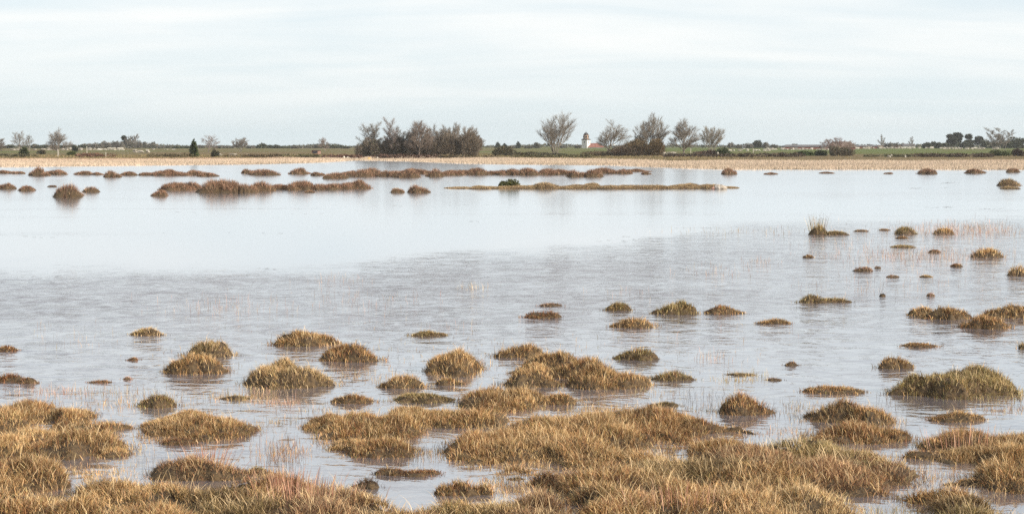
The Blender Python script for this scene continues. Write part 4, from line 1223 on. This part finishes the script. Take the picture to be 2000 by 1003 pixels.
# left and far trees
FG = 'bare trees far across the fields'
GC = (.24, .215, .19)
bare_tree(38, 430, 256, 30, 'thin leaning bare tree at far left', 41, group=FG, col=GC, thick=.9, **{**ROUND, 'kids': (5, 6)})
bare_tree(57, 450, 263, 20, 'small bare tree right of the thin leaning one', 42, group=FG, col=GC, thick=.9, **{**ROUND, 'kids': (4, 5)})
bare_tree(3, 430, 268, 26, 'bare tree cut by the left edge', 43, group=FG, col=GC, **UPR)
bare_tree(114, 300, 253, 44, 'wide bare tree on the left bank with a low forking trunk', 44, group=GT, col=(.25, .22, .19), **{**ROUND, 'spread': .62, 'limbs': 9})
bare_tree(407, 380, 264, 34, 'rounded bare tree behind the upright juniper', 45, group=FG, col=(.27, .22, .20), **{**ROUND, 'kids': (5, 6)})
bare_tree(470, 420, 269, 30, 'small fan-shaped bare tree left of centre', 46, group=FG, col=GC, **{**VASE, 'stems_': 6})
bare_tree(636, 430, 269, 22, 'small wind-bent bare tree left of the grove', 47, group=FG, col=(.25, .2, .17), **{**ROUND, 'kids': (5, 6), 'lean': (-.25, 0)})
bare_tree(1615, 420, 271, 26, 'reddish bare tree growing behind the long roof', 48, group=FG, col=(.27, .19, .17), **{**ROUND, 'kids': (5, 6)})
bare_tree(1636, 420, 268, 30, 'reddish bare tree growing behind the barn', 49, group=FG, col=(.27, .19, .17), **{**ROUND, 'kids': (5, 6)})
bare_tree(1660, 400, 274, 24, 'reddish bare tree at the right gable of the barn', 50, group=FG, col=(.28, .2, .17), **{**ROUND, 'kids': (4, 5)})
bare_tree(1722, 520, 262, 14, 'solitary thin tall bare tree right of the barn', 51, group=FG, col=GC, **{**UPR, 'stems_': 1})
bare_tree(1779, 520, 267, 12, 'solitary thin bare tree beside the low farm roofs', 52, group=FG, col=GC, **{**UPR, 'stems_': 1})
bare_tree(1943, 500, 250, 38, 'tall thin bare tree rising over the right-hand pines', 53, group=FG, col=GC, **{**UPR, 'stems_': 3})
bare_tree(1962, 500, 254, 30, 'thin bare tree beside the tallest one above the pines', 54, group=FG, col=GC, **{**UPR, 'stems_': 2})
bare_tree(262, 700, 262, 16, 'narrow bare tree on top of the far left wood', 55, group=FG, col=GC, **{**UPR, 'stems_': 2})
bare_tree(249, 700, 266, 14, 'second narrow bare tree on the far left wood', 56, group=FG, col=GC, **{**UPR, 'stems_': 2})

# far treeline: individual crowns
TG = 'trees of the far treeline'
FCOL, FCOL2 = (0.11, 0.11, 0.085), (0.20, 0.18, 0.155)  # crown colours lightened and greyed, with distance haze put into them
TL = [(172, 277, 26, 't'), (190, 275, 26, 't'), (206, 273, 24, 't'), (220, 272, 22, 't'), (232, 270, 22, 't'), (243, 263, 16, 'p'), (256, 268, 22, 't'),
      (270, 270, 22, 't'), (283, 274, 24, 't'), (298, 280, 24, 't'), (312, 284, 22, 't'), (327, 283, 20, 't'), (345, 286, 24, 'g'), (360, 286, 20, 'g'),
      (432, 283, 22, 't'), (448, 283, 22, 't'), (492, 283, 22, 't'), (510, 279, 22, 'g'), (526, 284, 20, 'g'), (541, 283, 18, 'g'), (556, 287, 20, 'g'),
      (583, 285, 16, 't'), (601, 285, 14, 't'), (628, 284, 24, 'g'), (645, 282, 22, 'g'), (661, 284, 20, 'g'), (674, 287, 14, 'g'),
      (300, 274, 22, 't'), (392, 282, 20, 't'), (575, 282, 18, 't'), (616, 281, 18, 't'), (140, 281, 20, 't'), (88, 283, 26, 'g'), (105, 284, 30, 'g'), (125, 284, 26, 'g'), (68, 281, 18, 'g'), (20, 283, 24, 'g'), (160, 283, 20, 'g'),
      (972, 277, 12, 's'), (985, 280, 10, 's'), (1012, 276, 10, 's'), (1032, 284, 18, 't'), (1048, 277, 20, 't'), (1000, 284, 14, 't'),
      (1128, 281, 16, 't'), (1100, 284, 16, 't'), (1428, 276, 18, 't'), (1446, 279, 22, 't'), (1462, 276, 20, 't'), (1478, 272, 24, 'g'), (1496, 275, 20, 't'),
      (1512, 280, 18, 't'), (1552, 279, 16, 't'), (1700, 280, 14, 't'), (1735, 275, 22, 't'), (1750, 276, 20, 't'), (1765, 278, 18, 't'),
      (1810, 276, 18, 'g'), (1823, 274, 14, 'g'), (1834, 277, 14, 'g'), (1846, 280, 14, 'g'), (1858, 262, 26, 'p'), (1872, 259, 30, 'p'), (1893, 262, 24, 'p'),
      (1886, 273, 34, 'g'), (1912, 266, 30, 'p'), (1922, 271, 30, 'g'), (1940, 272, 30, 'g'), (1960, 273, 28, 'g'), (1976, 264, 26, 'g'), (1994, 260, 30, 'g'),
      (2020, 262, 30, 'g'), (2050, 268, 36, 'g'), (-20, 272, 30, 't'), (-60, 276, 36, 't'), (1850, 276, 30, 'g')]
TL = sorted(TL)
desc = {'t': 'grey bare-crowned tree', 'p': 'dark open-crowned pine', 'g': 'dark rounded evergreen tree', 's': 'small pointed spruce'}
cnt = {}
protos = {}


def zone(u):
    for lim, nm in ((150, 'behind the left stone wall'), (335, 'in the far left wood'), (600, 'left of centre'), (700, 'just left of the grove'),
                    (1060, 'between grove and vase-shaped tree'), (1140, 'left of the church'), (1530, 'right of the central trees'),
                    (1840, 'around barn and farm roofs'), (9999, 'in the right wood')):
        if u < lim: return nm


for k, (u, vt, wv, kd) in enumerate(TL):
    zn = zone(u)
    cnt[(kd, zn)] = cnt.get((kd, zn), 0) + 1
    lb = f"{desc[kd]} {zn}, {ORD[cnt[(kd, zn)] - 1]} from the left"
    Yt = 640 + (k * 37 % 90)
    if kd == 't':
        bush(u, Yt, vt, wv, lb, 500 + k, FCOL, FCOL2, 'dome', 900, 'bare_tree', 'tree', TG, size=.2, twiggy=.6, part='crown')
    elif kd == 'g':
        bush(u, Yt, vt, wv, lb, 500 + k, (0.055, 0.065, 0.035), (0.10, 0.105, 0.065), 'dome', 1000, 'evergreen_tree', 'tree', TG, size=.26, part='crown')
    elif kd == 's':
        bush(u, Yt, vt, wv, lb, 500 + k, (0.04, 0.05, 0.03), None, 'spire', 500, 'spruce', 'tree', TG, size=.24, part='crown')
    else:
        bush(u, Yt, vt, wv, lb, 500 + k, (0.04, 0.048, 0.03), (0.07, 0.075, 0.045), 'pine', 1500, 'pine_tree', 'tree', TG, size=.26, part='crown')

# unbroken low wood along the very horizon
rd_ = np.random.default_rng(77)
uu = rd_.uniform(-500, 2500, 15000)
prof = 287.0 - 4.5 * np.clip(0.35 + vnoise(uu * 0.021, uu * 0.005, 21), 0, 1.2)
Yw = rd_.uniform(740, 860, len(uu))
xw = (uu - 1000) / FPX * Yw
zt = np.array([z_at(a, b) for a, b in zip(prof, Yw)])
zb = 1.2
hz = zb + (np.maximum(zt, zb + .4) - zb) * np.sqrt(rd_.random(len(uu)))
P = np.stack([xw, Yw, hz], -1)
cc = np.array([0.085, 0.085, 0.06])[None] * rd_.uniform(.6, 1.4, (len(P), 1))
v_, f_, c_ = leafcloud(P, np.tile([0., 0, 1], (len(P), 1)), .55, cc, rd_)
o = mesh_obj('far_wood', v_, [f_], M_LEAF, None, c_)
tag(o, 'unbroken low grey-green wood along the horizon', 'wood', kind='stuff')

# ------------------------------------------------------------------ stones
def rock_mesh(name, rd, rx, ry, rz, rings=6, segs=9):
    V_ = []; F_ = []
    ph = [rd.uniform(0, 6.28) for _ in range(6)]
    for i in range(rings + 1):
        th = math.pi * i / rings
        for j in range(segs):
            a = 2 * math.pi * j / segs
            r = 1 + .16 * math.sin(2 * a + ph[0]) * math.sin(th) + .12 * math.sin(3 * a + ph[1] + th * 2) + .08 * math.sin(4 * th + ph[2] + a)
            V_.append((rx * r * math.sin(th) * math.cos(a), ry * r * math.sin(th) * math.sin(a), rz * (r * math.cos(th))))
    for i in range(rings):
        for j in range(segs):
            a, b = i * segs + j, i * segs + (j + 1) % segs
            F_.append((a, a + segs, b + segs, b))
    return V_, F_


def boulder(u, vb, wpx, hpx, label, Y=None, mat=M_BOULDER, name='boulder', group=None, cat='boulder', seed=1):
    rd = random.Random(seed)
    if Y is None: Y = ground_hit(u, vb)[1]
    x = x_at(u, Y); z = z_at(vb, Y)
    rx = wpx / 2 * Y / FPX; rz = hpx * Y / FPX
    V_, F_ = rock_mesh(name, rd, rx, rx * .8, rz * .62, 8, 13)
    o = mesh_obj(name, np.array(V_), F_, mat, smooth=False)
    o.location = (x, Y, z + rz * .36)
    return tag(o, label, cat, group)


boulder(1407, 369.5, 22, 9, 'large pale pink boulder at the right end of the long islet', seed=3)
boulder(1394, 369.5, 9, 5, 'small dark stone left of the large pale boulder', seed=4, mat=M_HUT)
boulder(977, 366.5, 9, 8, 'pale stone left of the juniper on the islet', Y=86.5, seed=5)
boulder(773, 369.5, 12, 3, 'pale flat stone behind the low brown hummock', seed=7)
SG = 'white stones at the far waterline'
for k, (u, v, ww, hh, lb) in enumerate([(672, 308, 4, 3, 'white stone at the far waterline, leftmost'), (679, 309, 4, 3, 'white stone at the far waterline, left of the touching pair'),
        (682, 310, 4, 3, 'white stone at the far waterline, right of the touching pair'), (697, 311, 4, 3, 'white stone alone between the pair and the yellow heap'),
        (737, 311, 4, 5, 'upright white stone right of the yellow heap'), (1736, 307.5, 7, 4, 'white stone on the right bank before the hedge'),
        (1768, 307.5, 4, 5, 'upright white stone at the left end of the brown hedge'), (1741, 304, 3.5, 3, 'small white stone above the one on the right bank'),
        (1402, 300, 3, 3, 'white stone near the bramble right of centre')]):
    boulder(u, v, ww, hh, lb, Y=258, mat=M_STONE, name='white_stone', group=SG, cat='stone', seed=20 + k)
# yellow heap at the waterline: a crumpled bright sheet over three humps
rdh = random.Random(9)
Yh = 256.0
VV, FF = [], []
for (du, ww, hh) in ((-8, 7, 3.4), (0, 8, 6.2), (7, 8, 3.6), (13, 4, 4)):
    V_, F_ = rock_mesh('y', rdh, ww / 2 * Yh / FPX, .25, hh / 2 * Yh / FPX, 6, 10)
    o_ = len(VV)
    VV += [(v[0] + du * Yh / FPX, v[1], v[2] + hh * .3 * Yh / FPX) for v in V_]
    FF += [tuple(i + o_ for i in f) for f in F_]
yo = mesh_obj('yellow_heap', np.array(VV), FF, M_YELLOW)
yo.location = (x_at(721, Yh), Yh, z_at(313, Yh))
tag(yo, 'bright yellow lumpy heap at the waterline left of the grove', 'yellow heap')


# dry-stone walls
def stone_wall(u0, u1, Y, h_, label, seed, skip=0.1, two=True):
    rd = random.Random(seed)
    x0, x1 = x_at(u0, Y, 1), x_at(u1, Y, 1)
    xm = (x0 + x1) / 2
    zm = float(terrain(xm, Y))
    e = empty('dry_stone_wall', (xm, Y, zm), label, 'stone wall', 'dry stone walls across the fields')
    VV, FF = [], []
    x = x0
    while x < x1:
        s = rd.uniform(.7, 1.7)
        if rd.random() > skip:
            for lay in range(3):
                if lay == 2 and rd.random() < .45: continue
                hh = h_ / 3.0 * rd.uniform(.9, 1.3)
                V_, F_ = rock_mesh('s', rd, s * .55, .28, hh * .62, 3, 5)
                o_ = len(VV)
                zx = float(terrain(x, Y)) - zm + (lay + .55) * h_ / 3
                xx = x + rd.uniform(-.15, .15); yy = rd.uniform(-.15, .15)
                VV += [(v[0] + xx - xm, v[1] + yy, v[2] + zx) for v in V_]
                FF += [tuple(i + o_ for i in f) for f in F_]
        x += s * .92
    o = mesh_obj('stones', np.array(VV), FF, M_STONE, e)
    o['kind'] = 'stuff'
    return e


stone_wall(22, 78, 500, .55, 'broken stone wall at far left behind the round bush', 1, .5)
stone_wall(84, 152, 500, .75, 'white stone wall behind the wide bare tree at left', 2, .08)
stone_wall(152, 192, 490, .65, 'gappy white stone wall between the two long left walls', 3, .4)
stone_wall(192, 240, 480, .8, 'low even white stone wall below the far left wood', 4, .02)
stone_wall(264, 308, 380, .75, 'tumbled white stones on the left field', 5, .45)
stone_wall(425, 500, 300, .45, 'row of white stones near the shore left of centre', 6, .35)
stone_wall(1500, 1625, 500, .6, 'broken stone wall before the long dark roof', 7, .1)
stone_wall(1665, 1700, 580, .9, 'short stone wall right of the barn', 8, .2)
stone_wall(1700, 1845, 620, .7, 'long white stone wall along the green field at right', 9, .08)
stone_wall(1845, 1950, 560, .65, 'white stone wall before the right-hand pines', 10, .1)
stone_wall(1425, 1500, 440, .6, 'stone wall right of the dark green bramble tip', 11, .3)
stone_wall(1296, 1332, 330, .6, 'pale tumbled wall below the dense rounded tree', 12, .3)
stone_wall(300, 372, 520, .4, 'thin far line of stones left of the upright juniper', 13, .6)


# fence posts
def post(u, Y, vt, vb, label):
    x = x_at(u, Y); zb_ = float(terrain(x, Y)); zt_ = z_at(vt, Y)
    w_ = .05
    V_ = [(sx_ * w_, sy_ * w_, z_) for z_ in (-.2, zt_ - zb_ - .06) for sx_, sy_ in ((-1, -1), (1, -1), (1, 1), (-1, 1))]
    V_ += [(sx_ * w_ * .6, sy_ * w_ * .6, zt_ - zb_) for sx_, sy_ in ((-1, -1), (1, -1), (1, 1), (-1, 1))]
    F_ = [(0, 3, 2, 1), (8, 9, 10, 11)] + [(i, (i + 1) % 4, 4 + (i + 1) % 4, 4 + i) for i in range(4)] + [(4 + i, 4 + (i + 1) % 4, 8 + (i + 1) % 4, 8 + i) for i in range(4)]
    o = mesh_obj('fence_post', np.array(V_), F_, M_POST)
    o.location = (x, Y, zb_)
    return tag(o, label, 'post', 'pale fence posts on the far bank')


post(1349, 290, 289, 300, 'pale fence post beside the dense rounded tree')
post(1471, 300, 290, 300, 'pale fence post right of the bramble mounds')
post(170, 300, 286, 298, 'pale fence post before the left stone wall')
post(207, 262, 297, 308, 'short pale post above the reeds at left')
post(113.5, 262, 291, 306, 'pale post below the wide left bare tree')
post(1953, 500, 278, 290, 'pale post among the scrub near the right edge')


# ------------------------------------------------------------------ buildings
def prism(name, poly, y0, y1, mat, parent, ang=0.0, loc=(0, 0, 0)):
    """profile polygon in x-z pushed along y"""
    k = len(poly)
    V_ = [(a, y0, b) for a, b in poly] + [(a, y1, b) for a, b in poly]
    F_ = [tuple(range(k)), tuple(range(2 * k - 1, k - 1, -1))] + [(i + k, (i + 1) % k + k, (i + 1) % k, i) for i in range(k)]
    o = mesh_obj(name, np.array(V_, float), F_, mat, parent)
    o.rotation_euler = (0, 0, ang); o.location = loc
    return o


def lathe(name, prof, nseg, mat, parent, loc=(0, 0, 0), smooth=False, a0=0.0):
    V_, F_ = [], []
    for r, z in prof:
        for j in range(nseg):
            a = 2 * math.pi * j / nseg + a0
            V_.append((r * math.cos(a), r * math.sin(a), z))
    for i in range(len(prof) - 1):
        for j in range(nseg):
            a, b = i * nseg + j, i * nseg + (j + 1) % nseg
            F_.append((a, b, b + nseg, a + nseg))
    F_.append(tuple(range(nseg - 1, -1, -1))); F_.append(tuple(range((len(prof) - 1) * nseg, len(prof) * nseg)))
    o = mesh_obj(name, np.array(V_), F_, mat, parent, smooth=smooth)
    o.location = loc
    return o


CY = 700.0
cxx, _, cz = place(1144.5, CY)
ch = empty('church', (cxx, CY, cz), 'white church with square tower, round lantern top and red nave roof', 'church')
k_ = CY / FPX
zt = lambda v: z_at(v, CY) - cz
A = math.radians(-35)
s_ = 12.2 * k_ / 2
prism('tower_wall', [(-s_, -.5), (s_, -.5), (s_, zt(273.3)), (-s_, zt(273.3))], -s_, s_, M_WHITE, ch, A)
s2 = s_ * 1.13
lathe('tower_cornice', [(s2 * 1.41, zt(273.3) + .003), (s2 * 1.41, zt(272.5)), (5 * k_, zt(270.2))], 4, M_DARKMETAL, ch, a0=math.radians(45 - 35))
lathe('lantern_drum', [(5.3 * k_, zt(271.2)), (5.3 * k_, zt(263.6))], 12, M_BEIGE, ch)
lathe('drum_cornice', [(5.7 * k_, zt(263.6)), (5.7 * k_, zt(262.9))], 12, M_DARKMETAL, ch)
lathe('dome', [(4.4 * k_, zt(262.9)), (4.2 * k_, zt(261.6)), (3.3 * k_, zt(260.1)), (1.6 * k_, zt(259.2)), (.5 * k_, zt(258.8))], 14, M_DARKMETAL, ch, smooth=True)
lathe('spire', [(.55 * k_, zt(258.85)), (.35 * k_, zt(257.5)), (.12 * k_, zt(255.8))], 6, M_DARKMETAL, ch)
for i in range(6):
    a = 2 * math.pi * i / 6 - .4
    o = prism('lantern_window', [(-.28, zt(269)), (.28, zt(269)), (.28, zt(265.4)), (0, zt(265.0)), (-.28, zt(265.4))], -.12, .12, M_DARKGLASS, ch, a + math.pi / 2,
              (5.2 * k_ * math.cos(a), 5.2 * k_ * math.sin(a), 0))
fx, fy = math.sin(A), -math.cos(A)
for sgn in (0, 1):
    a = A + sgn * math.pi / 2
    fx, fy = math.sin(a), -math.cos(a)
    prism('tower_window', [(-.22, zt(279)), (.22, zt(279)), (.22, zt(276.4)), (0, zt(276)), (-.22, zt(276.4))], -.1, .1, M_DARKGLASS, ch, a,
          (fx * (s_ - .05), fy * (s_ - .05), 0))
nx0, nx1 = 8.0 * k_, 33.5 * k_
nw = 2.6
prism('nave_wall', [(-nw, -.5), (nw, -.5), (nw, zt(287.6)), (-nw, zt(287.6))], nx0 - 1, nx1, M_WHITE, ch, -math.pi / 2, (0, 1.2, 0))
# hipped nave roof
xa, xb, yr, ze, zr = nx0 - 1.0, nx1 + .5, nw + .35, zt(287.7), zt(279.2)
V_ = [(xa, -yr, ze), (xb, -yr, ze), (xb, yr, ze), (xa, yr, ze), (xa, 0, zr - .2), (xb - 2.6, 0, zr)]
mesh_obj('nave_roof', np.array(V_) + np.array([0, 1.2, 0]), [(0, 1, 5, 4), (1, 2, 5), (2, 3, 4, 5), (3, 0, 4), (3, 2, 1, 0)], M_REDROOF, ch)


def barn(u0, u1, vr, ve, Y, label, roofmat, wallmat, hipped=.06, name='farm_building', chim=False):
    xm = x_at((u0 + u1) / 2, Y, 1); z0 = float(terrain(xm, Y)) - .1
    L = (u1 - u0) / 2 * Y / FPX
    zr_, ze_ = z_at(vr, Y) - z0, max(z_at(ve, Y) - z0, .9)
    w_ = max(2.0, min(4.5, (zr_ - ze_) * 1.2 + 1.4))
    e = empty(name, (xm, Y, z0), label, 'farm building')
    prism('wall', [(-w_, 0), (w_, 0), (w_, ze_), (-w_, ze_)], -L + .3, L - .3, wallmat, e, -math.pi / 2)
    hp = hipped * 2 * L
    V_ = [(-L, -w_ - .3, ze_ + .003), (L, -w_ - .3, ze_ + .003), (L, w_ + .3, ze_ + .003), (-L, w_ + .3, ze_ + .003), (-L + hp, 0, zr_), (L - hp, 0, zr_)]
    mesh_obj('roof', np.array(V_), [(0, 1, 5, 4), (1, 2, 5), (2, 3, 4, 5), (3, 0, 4), (3, 2, 1, 0)], roofmat, e)
    nwd = max(1, int(2 * L / 7))
    for i in range(nwd):
        xx = -L + (i + .5) * 2 * L / nwd
        V_ = [(xx - .5, -w_ - .02, ze_ * .35), (xx + .5, -w_ - .02, ze_ * .35), (xx + .5, -w_ - .02, ze_ * .8), (xx - .5, -w_ - .02, ze_ * .8)]
        V_ += [(a, b - .05, c) for a, b, c in V_]
        mesh_obj('window', np.array(V_), [(4, 5, 6, 7), (0, 3, 2, 1), (0, 1, 5, 4), (1, 2, 6, 5), (2, 3, 7, 6), (3, 0, 4, 7)], M_DARKGLASS, e)
    return e


barn(1528, 1628, 282.5, 288, 560, 'long low farm building with grey roof right of the hedge', M_GREYROOF, M_PLANK, .07)
barn(1618, 1668, 276.5, 288, 540, 'tall brown roofed barn behind the twiggy thicket', M_BROWNROOF, M_PLANK, .14)
barn(1670, 1712, 283.6, 287, 640, 'low dark roofed shed just right of the barn', M_GREYROOF, M_PLANK, .05)
barn(1712, 1760, 283.2, 287, 680, 'long low roof between the thin bare trees', M_BROWNROOF, M_PLANK, .05)
barn(1760, 1786, 280.8, 287, 680, 'small dark roofed house beside the thin bare tree', M_GREYROOF, M_WHITE, .05)
barn(1195.5, 1202.5, 282, 284, 690, 'tiny white gabled house right of the church', M_WHITE, M_WHITE, .3)
barn(1449, 1456, 284, 286, 600, 'tiny white house far right of the central trees', M_GREYROOF, M_WHITE, .2)
hx = barn(608, 627, 292.6, 295, 330, 'small low pinkish brown hut on the far bank left of the grove', M_BROWNROOF, M_HUT, .06, 'field_hut')

# ------------------------------------------------------------------ haze
V_ = [(x, y, z) for z in (-1.6, 22.0) for x, y in ((-1500, -30), (1500, -30), (1500, 1500), (-1500, 1500))]
F_ = [(0, 3, 2, 1), (4, 5, 6, 7), (0, 1, 5, 4), (1, 2, 6, 5), (2, 3, 7, 6), (3, 0, 4, 7)]
USE_HAZE = True
if USE_HAZE:
    m, n = new_mat('haze_air')
    pv = n.n('ShaderNodeVolumePrincipled', {'Color': (0.93, 0.96, 1.0, 1), 'Density': 0.00016, 'Anisotropy': 0.2})
    n.n('ShaderNodeOutputMaterial', {1: pv.outputs[0]})
    hz_o = mesh_obj('haze', np.array(V_, float), F_, m)
    tag(hz_o, 'thin pale haze in the air over lake and fields', 'haze', kind='stuff')
